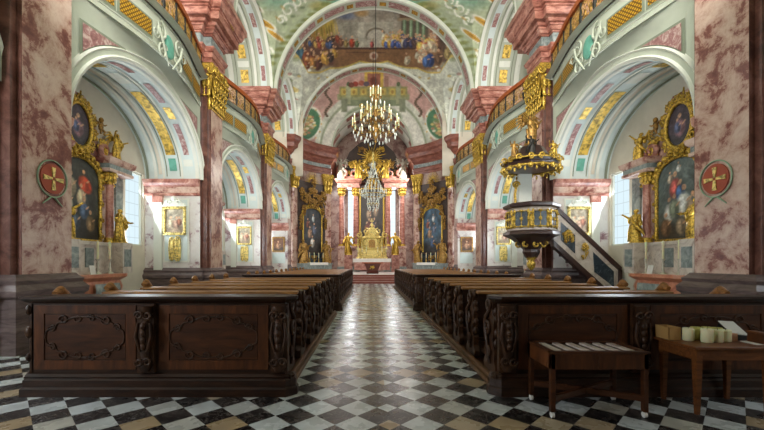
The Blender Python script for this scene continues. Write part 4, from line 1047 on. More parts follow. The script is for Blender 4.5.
# ------------------------------------------------------------------ diagonal altars by the chancel
def diag_altar(s):
    side = SIDE[s]
    px, py = 5.0, 31.0
    n = Vector((-.77, -.64)); rz = math.atan2(n.y, n.x) if s > 0 else math.atan2(n.y, -n.x)
    o = empty('diagonal_altar', (s*5.25, 31.2, 0.3), 'gilded altar with arched painting against the %s diagonal wall by the chancel' % side, 'altar', 'diagonal altars by the chancel', rz)
    b = MB(); b.box(0, 1.0, -1.55, 1.55, .35, 1.1).box(0, 1.08, -1.6, 1.6, 1.1, 1.2); b.build('mensa', M['marble_grey'], o)
    MB().box(.7, 1.12, -1.0, 1.0, 1.2, 1.26).box(1.08, 1.12, -1.0, 1.0, 1.05, 1.22).build('altar_cloth', M['white'], o)
    b = MB(); b.box(0, .4, -1.0, 1.0, 1.2, 2.0, 1).box(0, .22, -1.5, 1.5, 2.0, 8.0, 0).box(0, .36, -1.0, 1.0, 1.95, 2.1, 0); b.build('retable', [M['altar_back'], M['pulpit_panel']], o)
    cvp = painting_canvas(80+s, (58,62,66) if s < 0 else (70,96,116), (52,44,40), [(.35, .3, .3, (150,120,96)), (.6, .4, .28, (90,100,120)), (.5, .08, .3, (200,195,180) if s < 0 else (60,80,110)), (.55, .68, .2, (180,190,190)), (.25, .55, .24, (120,70,60))])
    painted('canvas', cvp, lambda u, v: (.25, (u-.5)*2.0, 2.2 + (3.0 + .6*sqrt(max(0, 1-(2*u-1)**2)))*v), 40, 70, M['oil'], o)
    b = MB(); b.tube([(.28, -1.04, 2.15)] + [(.28, -1.04*cos(PI*i/16), 5.2+.68*sin(PI*i/16)) for i in range(17)] + [(.28, 1.04, 2.15)], .07, 8)
    for i in range(15):
        a = PI*i/14; b.blob((.3, -1.14*cos(a), 5.25+.82*sin(a)), (.08, .1, .12))
    b.build('picture_frame', M['gold'], o)
    for i, (y, z, w, h) in enumerate(((0, 6.3, 1.2, .9), (-1.2, 6.9, .6, 1.3), (1.2, 6.9, .6, 1.3), (-1.35, 4.6, .3, 1.4), (1.35, 4.6, .3, 1.4), (-.7, 6.6, .7, 1.0), (.7, 6.6, .7, 1.0), (0, 7.2, .9, 1.0), (0, 7.9, .5, .8), (-1.05, 5.6, .4, 1.0), (1.05, 5.6, .4, 1.0), (0, 1.65, .8, .5))):
        rocaille(300+i+s*10, w, h, 12, depth=.14).build('rocaille', M['gold_dark'], o, (.4, y, z))
    b = MB()
    for i in range(15):
        a = PI*i/14; b.tube([(.25, .3*cos(a), 8.0+.3*sin(a)), (.25, .8*cos(a), 8.0+.9*sin(a))], [.04, .015], 5)
    b.build('glory', M['gold'], o)
    mat = Matrix.Rotation(rz, 4, 'Z')
    for q, nm in ((-1, 'outer' if s > 0 else 'inner'), (1, 'inner' if s > 0 else 'outer')):
        p = mat @ Vector((.6, q*1.3, 0))
        st = statue(20+q+s*3, 1.9, arm=(.6*q, -.3*q)).build('saint_statue', M['gold_dark'], None, (s*5.25+p.x, 31.2+p.y, 1.54), label='gilded saint statue on the %s side of the %s diagonal altar' % (nm, side), cat='statue', group='saints on the diagonal altars'); st.rotation_euler = (0, 0, rz+PI/2)
    for q in range(4):
        p = mat @ Vector((.75, -.75+.5*q, 0)); c_ = empty('candlestick', (s*5.25+p.x, 31.2+p.y, 1.56), 'small brass candlestick with white candle on the %s diagonal altar' % side, 'candlestick', 'candlesticks on the %s diagonal altar' % side)
        MB().lathe(0, 0, [(.09, 0), (.03, .06), (.04, .2), (.02, .35), (.05, .4)], 8).build('stem', M['gold'], c_); MB().lathe(0, 0, [(.03, .4), (.03, .8), (.005, .83)], 8).build('candle', M['wax'], c_)
diag_altar(-1); diag_altar(1)

# ------------------------------------------------------------------ high altar
HY = 37.2
o = empty('high_altar', (0, HY, .64), 'tall red marble high altar with gilded columns in the chancel', 'altar')
CXs = (-3.05, -1.62, 1.62, 3.05)
for x in CXs:
    b = MB(); b.box(x-.42, x+.42, -.42, .42, 0, .5, 1).box(x-.36, x+.36, -.36, .36, .5, 2.3, 0).box(x-.44, x+.44, -.44, .44, 2.3, 2.55, 0); b.build('pedestal', [M['marble_pink'], M['marble_grey']], o, bevel=.03)
    b = MB(); b.lathe(x, 0, [(.3, 2.7), (.28, 3.2), (.27, 5.2), (.235, 7.6)], 18); cl = b.build('column', M['marble_salmon'], o)
    MB().lathe(x, 0, [(.38, 2.55), (.38, 2.62), (.32, 2.66), (.34, 2.72), (.28, 2.78)], 16).build('column_base', M['gold'], cl)
    b = MB(); b.lathe(x, 0, [(.24, 7.58), (.28, 7.66), (.25, 7.74), (.36, 8.25), (.42, 8.3), (.42, 8.38)], 16)
    for i in range(9):
        a = 2*PI*i/9; b.blob((x+.31*cos(a), .31*sin(a), 7.9), (.1, .1, .2)); b.blob((x+.38*cos(a), .38*sin(a), 8.18), (.1, .1, .1))
    b.build('capital', M['gold'], cl)
for sg in (-1, 1):
    x0, x1 = sorted((sg*1.25, sg*3.45)); b = MB()
    b.sweep([(x1, .4), (x1, -.4), (x0, -.4), (x0, .4)][::-1] if False else [(x1, .5), (x1, -.42), (x0, -.42), (x0, .5)][::-1], [(-.0, 8.38), (-.03, 8.4), (-.03, 8.6), (-.0, 8.62), (-.0, 8.85), (-.1, 8.9), (-.22, 9.1), (-.25, 9.25), (.2, 9.3)], 0)
    b.box(x0+.01, x1-.01, -.41, .49, 8.39, 9.27, 0); b.build('entablature', M['marble_salmon'], o)
    b = MB(); b.scroll((sg*2.9, -.2, 10.0), .75, 1.2, -sg, PI/2+sg*.6, .2, 'xz'); b.scroll((sg*1.8, -.1, 9.9), .5, 1.2, sg, PI/2, .2, 'xz'); b.box(min(sg*1.5, sg*3.3), max(sg*1.5, sg*3.3), -.1, .3, 9.28, 9.6); b.build('pediment_scroll', M['marble_salmon'], o)
b = MB(); b.box(-1.35, 1.35, .35, .55, 2.0, 8.6); b.prism([(-3.1, 9.2), (3.1, 9.2), (3.0, 10.6), (2.3, 12.2), (1.2, 13.2), (0, 13.5), (-1.2, 13.2), (-2.3, 12.2), (-3.0, 10.6)], 'y', .5, .7); b.build('retable', M['altar_back'], o)
cv = Canvas(110, 240, (46,36,30)); cv.ell(.5, .18, .4, .14, (214,160,70), .9, 0, .8); cv.crowd(61, 9, .15, .85, .05, .6, .16, .24, [(96,60,44), (60,60,70), (120,100,80), (90,40,36)]); cv.ell(.5, .85, .3, .1, (110,96,80), .8, 0, .8); cv.speckle(6, .3)
painted('canvas', cv, lambda u, v: ((u-.5)*2.3, .33, 2.2 + 6.2*v), 40, 90, M['oil'], o, label='tall dark altar painting')
b = MB(); b.box(-1.28, -1.12, .22, .36, 2.1, 8.5).box(1.12, 1.28, .22, .36, 2.1, 8.5).box(-1.28, 1.28, .22, .36, 8.36, 8.52); b.build('picture_frame', M['gold'], o, bevel=.03)
b = MB()
for i in range(24):
    a = 2*PI*i/24; L = 1.5 if i % 2 else 1.05
    b.tube([(.25*cos(a), .3, 11.6+.25*sin(a)), (L*cos(a), .3, 11.6+L*sin(a))], [.09, .03], 5)
b.blob((0, .25, 11.6), (.4, .15, .4)); b.build('glory', M['gold'], o)
b = MB()
for i in range(22):
    r = random.Random(600+i); b.blob((r.uniform(-1.9, 1.9), .25, 10.2 + r.uniform(-.6, .8)), (r.uniform(.2, .4), .2, r.uniform(.15, .3)), 0, 9, 6)
b.build('stucco_cloud', M['silver'], o)
for i, (x, z, w_, h_) in enumerate(((-1.9, 10.9, .9, .9), (1.9, 10.9, .9, .9), (-.9, 9.6, .9, .8), (.9, 9.6, .9, .8), (-2.5, 9.9, .7, .8), (2.5, 9.9, .7, .8), (0, 9.0, 1.2, .9), (-1.0, 12.4, .9, .6), (1.0, 12.4, .9, .6))):
    rocaille(700+i, w_, h_, 12, 'xz', .14).build('rocaille', M['gold_dark'] if i % 2 else M['gold'], o, (x, .1, z))
# altar table, tabernacle
b = MB(); b.box(-1.7, 1.7, -2.2, -1.0, .2, 1.1, 0).box(-1.8, 1.8, -2.3, -1.0, 1.1, 1.25, 0); b.build('mensa', M['marble_red'], o)
MB().box(-1.82, 1.82, -2.32, -1.0, 1.25, 1.29).box(-1.82, 1.82, -2.33, -2.3, .95, 1.28).build('altar_cloth', M['white'], o)
t = empty('tabernacle', (0, HY-1.3, .64+1.29), 'bright gilded stepped tabernacle on the high altar', 'tabernacle')
def trng(w, d, z): return [(-w, .3, z), (-w, -d*.5, z), (-w*.6, -d, z), (w*.6, -d, z), (w, -d*.5, z), (w, .3, z)]
b = MB(); b.loft([trng(1.5, .4, 0), trng(1.55, .42, .12), trng(1.4, .36, .2), trng(1.4, .36, .8), trng(1.55, .45, .9), trng(1.5, .4, 1.0)], smooth=False); b.build('base', M['gold_bright'], t)
b = MB(); b.loft([trng(1.05, .36, 1.0), trng(1.05, .36, 1.9), trng(1.2, .46, 2.0), trng(1.1, .4, 2.15), trng(.75, .3, 2.2), trng(.6, .3, 2.6), trng(.35, .25, 2.9), trng(.1, .2, 3.1)], smooth=False)
for sg in (-1, 1):
    for x in (.55, .95, 1.35):
        b.lathe(sg*x, -.42, [(.09, 1.0), (.07, 1.1), (.06, 1.7), (.1, 1.9)], 8)
    b.scroll((sg*1.25, -.3, 2.3), .3, 1.2, sg, PI/2, .22, 'xz'); b.scroll((sg*.6, -.3, 2.65), .3, 1.2, sg, PI/2, .22, 'xz')
b.build('body', M['gold_bright'], t)
b = MB(); b.prism([(-.32, 1.05), (.32, 1.05), (.32, 1.6)] + [(.32*cos(PI*i/8), 1.6+.25*sin(PI*i/8)) for i in range(1, 8)] + [(-.32, 1.6)], 'y', -.4, -.36); b.build('niche', M['gold_dark'], t)
b = MB(); b.blob((0, -.1, 3.25), (.16, .12, .2)); b.box(-.04, .04, -.14, -.06, 3.4, 3.9).box(-.18, .18, -.14, -.06, 3.6, 3.7); b.build('crown_cross', M['gold_bright'], t)
for i in range(6):
    x = (-1.35, -.95, -.55, .55, .95, 1.35)[i]; c_ = empty('candlestick', (x, HY-1.98, 1.93), 'gilded altar candlestick with white candle before the tabernacle', 'candlestick', 'candlesticks before the tabernacle')
    MB().lathe(0, 0, [(.12, 0), (.04, .08), (.06, .3), (.03, .5), (.07, .6)], 8).build('stem', M['gold_bright'], c_); MB().lathe(0, 0, [(.035, .6), (.035, 1.1), (.005, 1.14)], 8).build('candle', M['wax'], c_)
for sg in (-1, 1):
    for (x, z, h, q, nm) in ((2.35, .64+1.7, 2.2, 0, 'lower niche'),):
        pd = MB().box(sg*x-.4, sg*x+.4, HY-.55, HY+.3, .64, .64+1.66).build('statue_pedestal', M['marble_red'], None, label='red marble pedestal between the %s columns of the high altar' % SIDE[sg], cat='pedestal', group='statue pedestals of the high altar')
        st = statue(40+sg, h, arm=(.8*sg, -.5*sg)).build('saint_statue', M['gold'], None, (sg*x, HY-.15, z), label='large gilded saint between the %s columns of the high altar' % SIDE[sg], cat='statue', group='saints of the high altar')
    st = statue(44+sg, 2.0, True, (1.1, .2)).build('angel_statue', M['silver'], None, (sg*3.1, HY-.2, 9.98), label='pale angel statue on the outer %s entablature of the high altar' % SIDE[sg], cat='statue', group='upper statues of the high altar')
    st = statue(47+sg, 1.9, True, (.2, 1.1), sg*-.3).build('angel_statue', M['gold'], None, (sg*1.35, HY-.25, 9.98), label='winged gilded angel beside the rays on the %s of the high altar gable' % SIDE[sg], cat='statue', group='upper statues of the high altar')
    st = putto(50+sg, 1.0).build('putto', M['gold'], None, (sg*.65, HY-.15, 10.5), label='gilded putto just %s of the rays on the high altar' % SIDE[sg], cat='statue', group='putti of the high altar')
# free-standing front altar
o = empty('front_altar', (0, 30.0, .64), 'dark red free-standing altar table at the top of the chancel steps', 'altar')
b = MB(); b.loft([[(-w, -d, z), (w, -d, z), (w, d, z), (-w, d, z)] for w, d, z in ((.45, .35, 0), (.5, .4, .1), (.42, .3, .2), (.62, .42, .75), (.7, .45, .85))], smooth=False); b.build('body', M['dark_red'], o)
MB().box(-.85, .85, -.5, .5, .85, .95).build('top', M['wood_rail'], o); MB().box(-.86, .86, -.52, .52, .95, .975).build('altar_cloth', M['white'], o)
b = rocaille(77, .5, .35, 6, 'xz'); b.build('relief', M['gold'], o, (0, -.42, .5))
MB().box(-2.4, 2.4, 28.3, 29.3, .642, .66).build('carpet', M['white'], None, label='pale carpet on the chancel platform before the front altar', cat='carpet')

# gilded shell over the chancel arch
o = rocaille(88, 2.2, 1.0, 12, 'xz', .12).build('arch_cartouche', M['gold_bright'], None, (0, 32.35, ZB+RB-.35), label='gilded shell cartouche at the crown of the chancel arch', cat='ornament')

# ------------------------------------------------------------------ pulpit on the right pier
PX, PYY = 5.55, 13.25
o = empty('pulpit', (PX, PYY, 0), 'dark and gold pulpit with canopy hung on the second right pilaster', 'pulpit')
def oct_(r, z, k=.9): return [(r*cos(2*PI*(i+.5)/8), r*k*sin(2*PI*(i+.5)/8), z) for i in range(8)]
b = MB(); b.loft([oct_(.8, 2.62), oct_(.86, 2.72), oct_(.82, 2.76), oct_(.8, 3.45), oct_(.86, 3.5)], smooth=False); b.build('basket', M['pulpit_white'], o)
b = MB(); b.loft([oct_(.82, 3.48), oct_(.96, 3.54), oct_(.98, 3.62), oct_(.86, 3.68)], smooth=False); b.build('top_rail', M['pulpit_dark'], o)
b = MB(); b.loft([oct_(.2, 1.75), oct_(.3, 1.95), oct_(.28, 2.05), oct_(.6, 2.35), oct_(.72, 2.45), oct_(.98, 2.56), oct_(.96, 2.66), oct_(.84, 2.72)], smooth=False); b.build('console', M['pulpit_dark'], o)
b = MB(); b.lathe(0, 0, [(.02, 1.3), (.12, 1.4), (.16, 1.55), (.1, 1.65), (.2, 1.78)], 12)
b.build('gilded_drop', M['gold'], o)
for i in range(8): a = 2*PI*i/8; MB().scroll((.45*cos(a), .42*sin(a), 2.22), .14, 1.2, 1, 0, .25, 'xz').build('gilded_bracket', M['gold'], o)
for i in range(8):
    a = 2*PI*(i+1)/8
    if sin(a) > .5: continue
    q = Matrix.Rotation(a, 3, 'Z')
    b = MB(); b.obox(q @ Vector((.755, 0, 3.1)) if False else (.765*cos(a), .765*.9*sin(a), 3.1), (.06, .42, .5), q); b.build('panel', M['pulpit_panel'], o)
    b = MB()
    for sg in (-1, 1):
        for z in (2.86, 3.1, 3.34):
            p = q @ Vector((.8, sg*.25, 0)); b.blob((p.x, p.y*.9, z), (.05, .05, .1), 0, 6, 5)
        p = q @ Vector((.81, 0, 0)); b.blob((p.x, p.y*.9, 3.1+sg*.27), (.08, .08, .05), 0, 6, 5)
    ring_ = [q @ Vector((.8, y, 0)) for y in (-.25, .25)]; A_, B_ = ring_
    b.tube([(A_.x, A_.y*.9, 2.83), (A_.x, A_.y*.9, 3.37), (B_.x, B_.y*.9, 3.37), (B_.x, B_.y*.9, 2.83), (A_.x, A_.y*.9, 2.83)], .025, 6); b.tube([((A_.x+B_.x)/2, (A_.y+B_.y)*.45, 2.83), ((A_.x+B_.x)/2, (A_.y+B_.y)*.45, 3.37)], .015, 5)
    p = q @ Vector((.8, 0, 0)); b.blob((p.x, p.y*.9, 3.1), (.06, .06, .08), 0, 6, 5)
    b.build('gilded_mount', M['gold'], o)
    a2 = 2*PI*(i+.5)/8; MB().scroll((.82*cos(a2), .76*sin(a2), 3.25), .09, 1.2, 1, 0, .3, 'xz').blob((.84*cos(a2), .77*sin(a2), 3.0), (.06, .06, .22), 0, 7, 6).build('gilded_volute', M['gold'], o)
b = MB(); b.box(-.2, .3, .62, .72, 3.6, 4.95, 0); b.build('back_board', M['stucco_white'], o)
b = MB(); b.scroll((-.3, .6, 4.5), .14, 1.2, 1, 0, .25, 'xz'); b.tube([(-.3, .62, 3.7), (-.34, .62, 4.1), (-.28, .62, 4.6)], .05, 6); b.build('back_volute', M['gold'], o)
# canopy
b = MB(); b.loft([oct_(.5, 4.9), oct_(.95, 4.95), oct_(1.0, 5.05), oct_(.88, 5.12), oct_(.95, 5.25), oct_(.6, 5.4), oct_(.42, 5.7), oct_(.2, 5.8)], smooth=False); b.build('canopy', M['pulpit_dark'], o)
b = MB(); b.tube([(.96*cos(2*PI*i/32), .87*sin(2*PI*i/32), 4.93) for i in range(33)], .04, 6); b.tube([(.94*cos(2*PI*i/32), .85*sin(2*PI*i/32), 5.2) for i in range(33)], .03, 6)
for i in range(16):
    a = 2*PI*i/16; b.blob((.97*cos(a), .88*sin(a), 4.9), (.09, .09, .1), 0, 7, 5); b.scroll((.95*cos(a), .86*sin(a), 5.22), .11, 1.2, 1 if i % 2 else -1, a, .28, 'xz')
    b.blob((.95*cos(a+.2), .86*sin(a+.2), 4.8), (.04, .04, .08), 0, 6, 5)
b.build('canopy_fringe', M['gold'], o)
# stair along the pier end
b = MB()
sp = [(.75, 3.55), (3.1, 1.32), (3.1, .42), (2.75, .42), (.75, 2.25)]
b.prism(sp, 'y', -.12, .0); b.build('stair_parapet', M['pulpit_white'], o)
b = MB()
b.prism([(.72, 3.52), (3.14, 1.22), (3.14, 1.42), (.72, 3.72)], 'y', -.18, .06); b.prism([(.72, 2.16), (2.72, .32), (3.14, .32), (3.14, .46), (2.8, .48), (.72, 2.38)], 'y', -.18, .06); b.prism([(3.04, .0), (3.16, .0), (3.16, 1.3), (3.04, 1.4)], 'y', -.18, .06); b.build('stair_rail', M['pulpit_dark'], o)
MB().prism([(1.0, 3.02), (1.5, 2.55), (1.5, 1.9), (1.0, 2.38)], 'y', -.15, -.11).build('stair_panel', M['pulpit_panel'], o)
b = MB(); b.prism([(2.15, 1.95), (2.88, 1.26), (2.88, .72), (2.2, 1.24)], 'y', -.15, -.11); b.build('stair_panel', M['pulpit_panel'], o)
b = rocaille(401, .36, .5, 9, 'xz', .06); b.build('stair_mount', M['gold'], o, (1.25, -.18, 2.56)); b = rocaille(402, .26, .7, 9, 'xz', .06); b.build('stair_mount', M['gold'], o, (1.85, -.18, 2.02))
b = MB()
for i in range(9): b.box(.75+.25*i, 1.03+.25*i, .005, .5, 2.4-.24*i-.12, 2.45-.24*i)
b.build('stair_steps', M['pulpit_dark'], o)
for (dx, dy, h, sd, nm, mt) in ((-.05, 0, 1.1, 61, 'tall gilded figure crowning the pulpit canopy', 'gold_dark'), (-.72, -.3, .6, 62, 'small statue on the left edge of the pulpit canopy', 'gold_dark'), (.62, -.35, .6, 63, 'small statue on the right edge of the pulpit canopy', 'gold'), (-.25, -.55, .7, 64, 'dark figure at the front of the pulpit canopy', 'iron')):
    st = statue(sd, h, sd == 61, (1.0, .2)).build('canopy_statue', M[mt], None, (PX+dx, PYY+dy, 5.78 if sd == 61 else 5.26), label=nm, cat='statue', group='statues on the pulpit canopy')

# ------------------------------------------------------------------ chandeliers
o = empty('brass_chandelier', (0, 16, -.55), 'brass chandelier with white candles hanging over the middle of the nave', 'chandelier')
MB().tube([(0, 0, 9.6), (0, 0, 18.1)], .016, 6).build('cord', M['iron'], o)
MB().lathe(0, 0, [(.02, 9.8), (.05, 9.65), (.02, 9.5), (.07, 9.3), (.03, 9.1), (.05, 8.8), (.12, 8.6), (.05, 8.45), (.07, 8.2), (.16, 8.0), (.2, 7.85), (.12, 7.6), (.03, 7.45), (.06, 7.38), (.01, 7.3)], 16).build('stem', M['gold_dark'], o)
for tier, (R, z0, n) in enumerate(((1.0, 8.0, 14), (.62, 8.48, 10), (.22, 9.3, 6))):
    for i in range(n):
        a = 2*PI*(i+.5*tier)/n; ca, sa = cos(a), sin(a)
        b = MB(); b.tube([(ca*.08, sa*.08, z0-.1), (ca*R*.4, sa*R*.4, z0-.28), (ca*R*.75, sa*R*.75, z0-.26), (ca*R, sa*R, z0)], .014, 6); b.lathe(ca*R, sa*R, [(.02, z0-.02), (.06, z0+.03), (.06, z0+.05)], 8); arm = b.build('arm', M['gold_dark'], o)
        MB().lathe(ca*R, sa*R, [(.03, z0+.05), (.03, z0+.36)], 6).build('candle', M['wax'], arm); MB().blob((ca*R, sa*R, z0+.41), (.02, .02, .05), 0, 6, 5).build('bulb', M['bulb'], arm)
b = MB()
for (R0, z, n) in ((.82, 7.72, 26), (.45, 7.55, 16), (.5, 8.3, 12), (.22, 9.1, 6)):
    for i in range(n):
        a = 2*PI*i/n; R = R0 + .08*(i % 3); b.blob((R*cos(a), R*sin(a), z-.1*(i % 2)), (.03, .03, .09), 0, 5, 4)
b.build('crystal_drops', M['crystal'], o, kind='stuff')
o = empty('crystal_chandelier', (0, 26, 0), 'tapering crystal chandelier hanging before the high altar', 'chandelier')
MB().tube([(0, 0, 9.3), (0, 0, 17.4)], .02, 6).build('cord', M['iron'], o)
MB().lathe(0, 0, [(.02, 9.4), (.07, 9.2), (.05, 8.6), (.1, 8.4), (.03, 8.2)], 12).build('stem', M['gold_bright'], o)
b = MB(); r = random.Random(5)
for lvl in range(22):
    z = 8.5 - lvl*.155
    t = lvl/21
    R = (.12 + .72*(t/.66)**1.5) if t < .66 else (.84 - .62*((t-.66)/.14) if t < .8 else .3*sqrt(max(0.05, 1-((t-.85)/.17)**2))+.12)
    n = max(6, int(R*26))
    for i in range(n):
        a = 2*PI*(i + .5*(lvl % 2))/n; b.blob((R*cos(a), R*sin(a), z), (.035, .035, .085), 0, 5, 4)
b.build('crystal_strings', M['crystal'], o, kind='stuff')
for R, z in ((.86, 6.35), (.45, 7.4), (.4, 5.7)): MB().tube([(R*cos(2*PI*i/28), R*sin(2*PI*i/28), z) for i in range(29)], .03, 6).build('ring', M['gold'], o)
for i in range(12):
    a = 2*PI*i/12; b = MB(); b.tube([(.6*cos(a), .6*sin(a), 6.2), (.9*cos(a), .9*sin(a), 6.3), (.95*cos(a), .95*sin(a), 6.5)], .02, 5); b.lathe(.95*cos(a), .95*sin(a), [(.025, 6.5), (.025, 6.75)], 6, 0); b.build('arm', M['crystal'], o)

# ------------------------------------------------------------------ pews
XI, XE = 1.36, 4.47
def end_profile(h, d):
    """carved bench-end silhouette in (y,z): foot, waist, belly, scroll top"""
    L = [(-.24, 0), (-.24, .12), (-.19, .2), (-.2, .34), (-.13, .5), (-.17, .68), (-.2, .82), (-.13, .94), (-.15, 1.04), (-.09, 1.12), (0, 1.15)]
    R = [(.08, 1.12), (.13, 1.03), (.1, .92), (.16, .8), (.22, .66), (.2, .52), (.14, .42), (.2, .3), (.18, .2), (.24, .12), (.24, 0)]
    return [(y*d/.24, z*h/1.15) for y, z in L + R]
def make_pew(s):
    """origin: aisle-side end of the pew on the platform; local x runs away from the aisle for s=+1"""
    o = empty('pew', (0, 0, 0), '', 'pew'); Lx = XE-XI
    b = MB(s); b.prism(end_profile(1.06, .24), 'x', 0, .08); e1 = b.build('bench_end', M['wood_carved'], o, bevel=.012)
    b = MB(s)   # carving standing proud of the aisle face and the camera-side edge
    b.scroll((-.015, -.01, .93), .1, 1.3, 1, PI/2, .22); b.scroll((-.015, .03, .62), .12, 1.3, -1, 0, .2); b.scroll((-.015, -.02, .27), .11, 1.2, 1, -PI/2, .2)
    b.tube([(-.01, -.06, .86), (-.03, .06, .74), (-.02, .1, .58), (-.03, 0, .4), (-.01, -.05, .12)], [.02, .03, .035, .03, .02], 6)
    for z in (.18, .42, .56, .74, .84, 1.0): b.blob((.04, -.2 + .1*abs(z-.55), z), (.045, .03, .06), 0, 7, 5)
    b.build('carving', M['wood_carved'], e1)
    b = MB(s); b.prism(end_profile(1.0, .24), 'x', Lx-.08, Lx)
    b.tube([(Lx-.04, .16, .95), (Lx-.04, .02, 1.02), (Lx-.04, -.12, 1.12), (Lx-.04, -.2, 1.08)], [.03, .05, .07, .04], 8)
    b.build('bench_end', M['wood_ledge'], o, bevel=.012)
    MB(s).box(.08, Lx-.08, -.1, .3, .42, .46).build('seat', M['wood_ledge'], o, bevel=.01)
    b = MB(s); b.prism([(-.12, .3), (-.09, .3), (-.15, 1.0), (-.18, 1.0)], 'x', .08, Lx-.08); b.build('backrest', M['wood'], o)
    b = MB(s); b.prism([(-.3, 1.0), (-.1, 1.02), (-.1, 1.05), (-.3, 1.035)], 'x', .04, Lx-.04); b.build('book_ledge', M['wood_ledge'], o, bevel=.008)
    MB(s).box(.1, Lx-.1, -.42, -.26, .1, .16).build('kneeler', M['wood'], o, bevel=.01)
    return o
ORD = ['first', 'second', 'third', 'fourth', 'fifth', 'sixth', 'seventh', 'eighth', 'ninth', 'tenth', 'eleventh', 'twelfth']
rowsA = [5.05 + .95*i for i in range(7)]; rowsB = [12.75 + .95*i for i in range(12)]
def pew_front(s, y, label):
    """panelled front closing a block of pews, facing the camera"""
    o = empty('panelled_screen', (s*XI, y, 0), label, 'screen', 'panelled screens before the pew blocks'); L = 2.99 if s < 0 else 3.22
    MB(s).box(-.06, L, .0, .08, .06, 1.12).build('body', M['wood'], o)
    b = MB(s); b.sweep([(L+.02, .1), (L+.02, -.02), (-.06, -.02), (-.14, .06), (-.14, .1)], [(.0, 1.11), (.02, 1.12), (.04, 1.14), (.06, 1.16), (.06, 1.19), (-.26, 1.195)], 0); b.box(-.14, L+.02, -.02, .26, 1.14, 1.185); b.build('top_ledge', M['wood'], o)
    b = MB(s); b.sweep([(L+.02, .12), (L+.02, -.02), (-.06, -.02), (-.14, .06), (-.14, .12)], [(.06, .0), (.06, .09), (.04, .11), (.04, .19), (.02, .21), (.03, .23), (.0, .26)], 0); b.box(-.13, L+.01, -.01, .12, 0, .25); b.build('base_moulding', M['wood'], o)
    pil = [(-.1, .2), (1.49, .2)]
    for (x0, w) in pil:
        b = MB(s); b.box(x0, x0+w, -.05, .02, .28, 1.1); xc = x0+w/2
        b.loft([[(xc-q, -.05, z), (xc-q*.7, -.05-.5*q, z), (xc+q*.7, -.05-.5*q, z), (xc+q, -.05, z)] for q, z in ((.05, .3), (.09, .36), (.05, .46), (.07, .55), (.085, .7), (.06, .86), (.045, .92), (.09, .99), (.1, 1.08))], 0)
        for sg in (-1, 1):
            b.scroll((xc+sg*.05, -.1, .97), .05, 1.3, sg, 0, .28, 'xz'); b.scroll((xc+sg*.05, -.1, .42), .05, 1.3, -sg, 0, .28, 'xz'); b.tube([(xc+sg*.07, -.08, .88), (xc+sg*.09, -.09, .72), (xc+sg*.04, -.09, .54)], [.015, .022, .015], 6)
        for z in (.6, .68, .76, .84): b.blob((xc, -.1, z), (.035, .03, .045), 0, 7, 5)
        b.build('carved_pilaster', M['wood_carved'], o)
    for (x0, x1) in ((.14, 1.45), (1.73, L-.04)):
        b = MB(s)
        for (e, d, mm) in ((0, .015, 0),):
            for (a0, a1, c0, c1) in ((x0, x1, .98, 1.08), (x0, x1, .31, .42), (x0, x0+.12, .42, .98), (x1-.12, x1, .42, .98)): b.box(a0, a1, -d, .0, c0, c1)
        p = b.build('panel_frame', M['wood_panel2'], o)
        MB(s).box(x0+.13, x1-.13, -.008, .0, .43, .97).build('panel_field', M['wood_panel'], p)
        b = MB(s); xm, zm, hw, hh = (x0+x1)/2, .7, (x1-x0)/2-.2, .21
        pts = []
        for i in range(65):
            a = 2*PI*i/64; w = 1 + .10*cos(4*a) + .06*cos(8*a)
            sq = lambda q: math.copysign(abs(q)**.55, q)
            pts.append((xm + hw*w*sq(cos(a)), -.012, zm + hh*w*sq(sin(a))))
        b.tube(pts, .009, 6)
        for sg in (-1, 1):
            for q in (-1, 1): b.scroll((xm+sg*hw*.62, -.015, zm+q*hh*.98), .06, 1.2, sg*q, 0, .14, 'xz'); b.scroll((xm+sg*hw*.95, -.015, zm+q*hh*.55), .05, 1.2, -sg*q, 0, .14, 'xz'); b.scroll((xm+sg*.08, -.015, zm+q*hh*1.08), .05, 1.2, -sg*q, 0, .14, 'xz')
        b.build('cartouche', M['wood_carved'], p)
    b = MB(s); b.prism([(.0, .1), (.0, 1.1), (.1, 1.1), (.1, .1)], 'x', L-.02, L+.03)
    for z, q in ((.2, .05), (.45, .035), (.75, .05), (1.02, .045)): b.blob((L+.04, .02, z), (q, .05, q*1.6), 0, 8, 6)
    b.build('side_bracket', M['wood_carved'], o)
    return o
for s in (-1, 1):
    sd = SIDE[s]
    for blk, (rows, yf, nm) in enumerate(((rowsA, 4.43, 'front'), (rowsB, 12.05, 'rear'))):
        y1 = rows[-1]+.5
        b = MB(s)
        b.box(XI-.02, XE, yf+.02, y1, 0, .1, 0)
        b.box(XI-.1, XI-.02, yf-.02, y1, 0, .06, 1); b.box(XI-.06, XI+.0, yf-.02, y1, .06, .12, 1)
        b.build('pew_platform', [M['wood'], M['wood_kerb']], None, bevel=.01, label='wooden platform with worn kerb under the %s %s pew block' % ('near' if blk == 0 else 'far', sd), cat='platform', group='platforms under the pews')
        pew_front(s, yf, 'carved dark walnut panelled front of the %s %s pew block' % ('near' if blk == 0 else 'far', sd))
    proto = None
    for blk, (rows, nm) in enumerate(((rowsA, 'near'), (rowsB, 'far'))):
        for i, y in enumerate(rows):
            lab = 'dark carved wooden pew, %s row behind the panelled front in the %s %s block' % (ORD[i], nm, sd)
            if proto is None:
                proto = make_pew(s); proto.location = (s*XI, y, .1); proto['label'] = lab; proto['group'] = 'carved wooden pews'
            else: again(proto, (s*XI, y, .1), lab, 0, 'carved wooden pews')

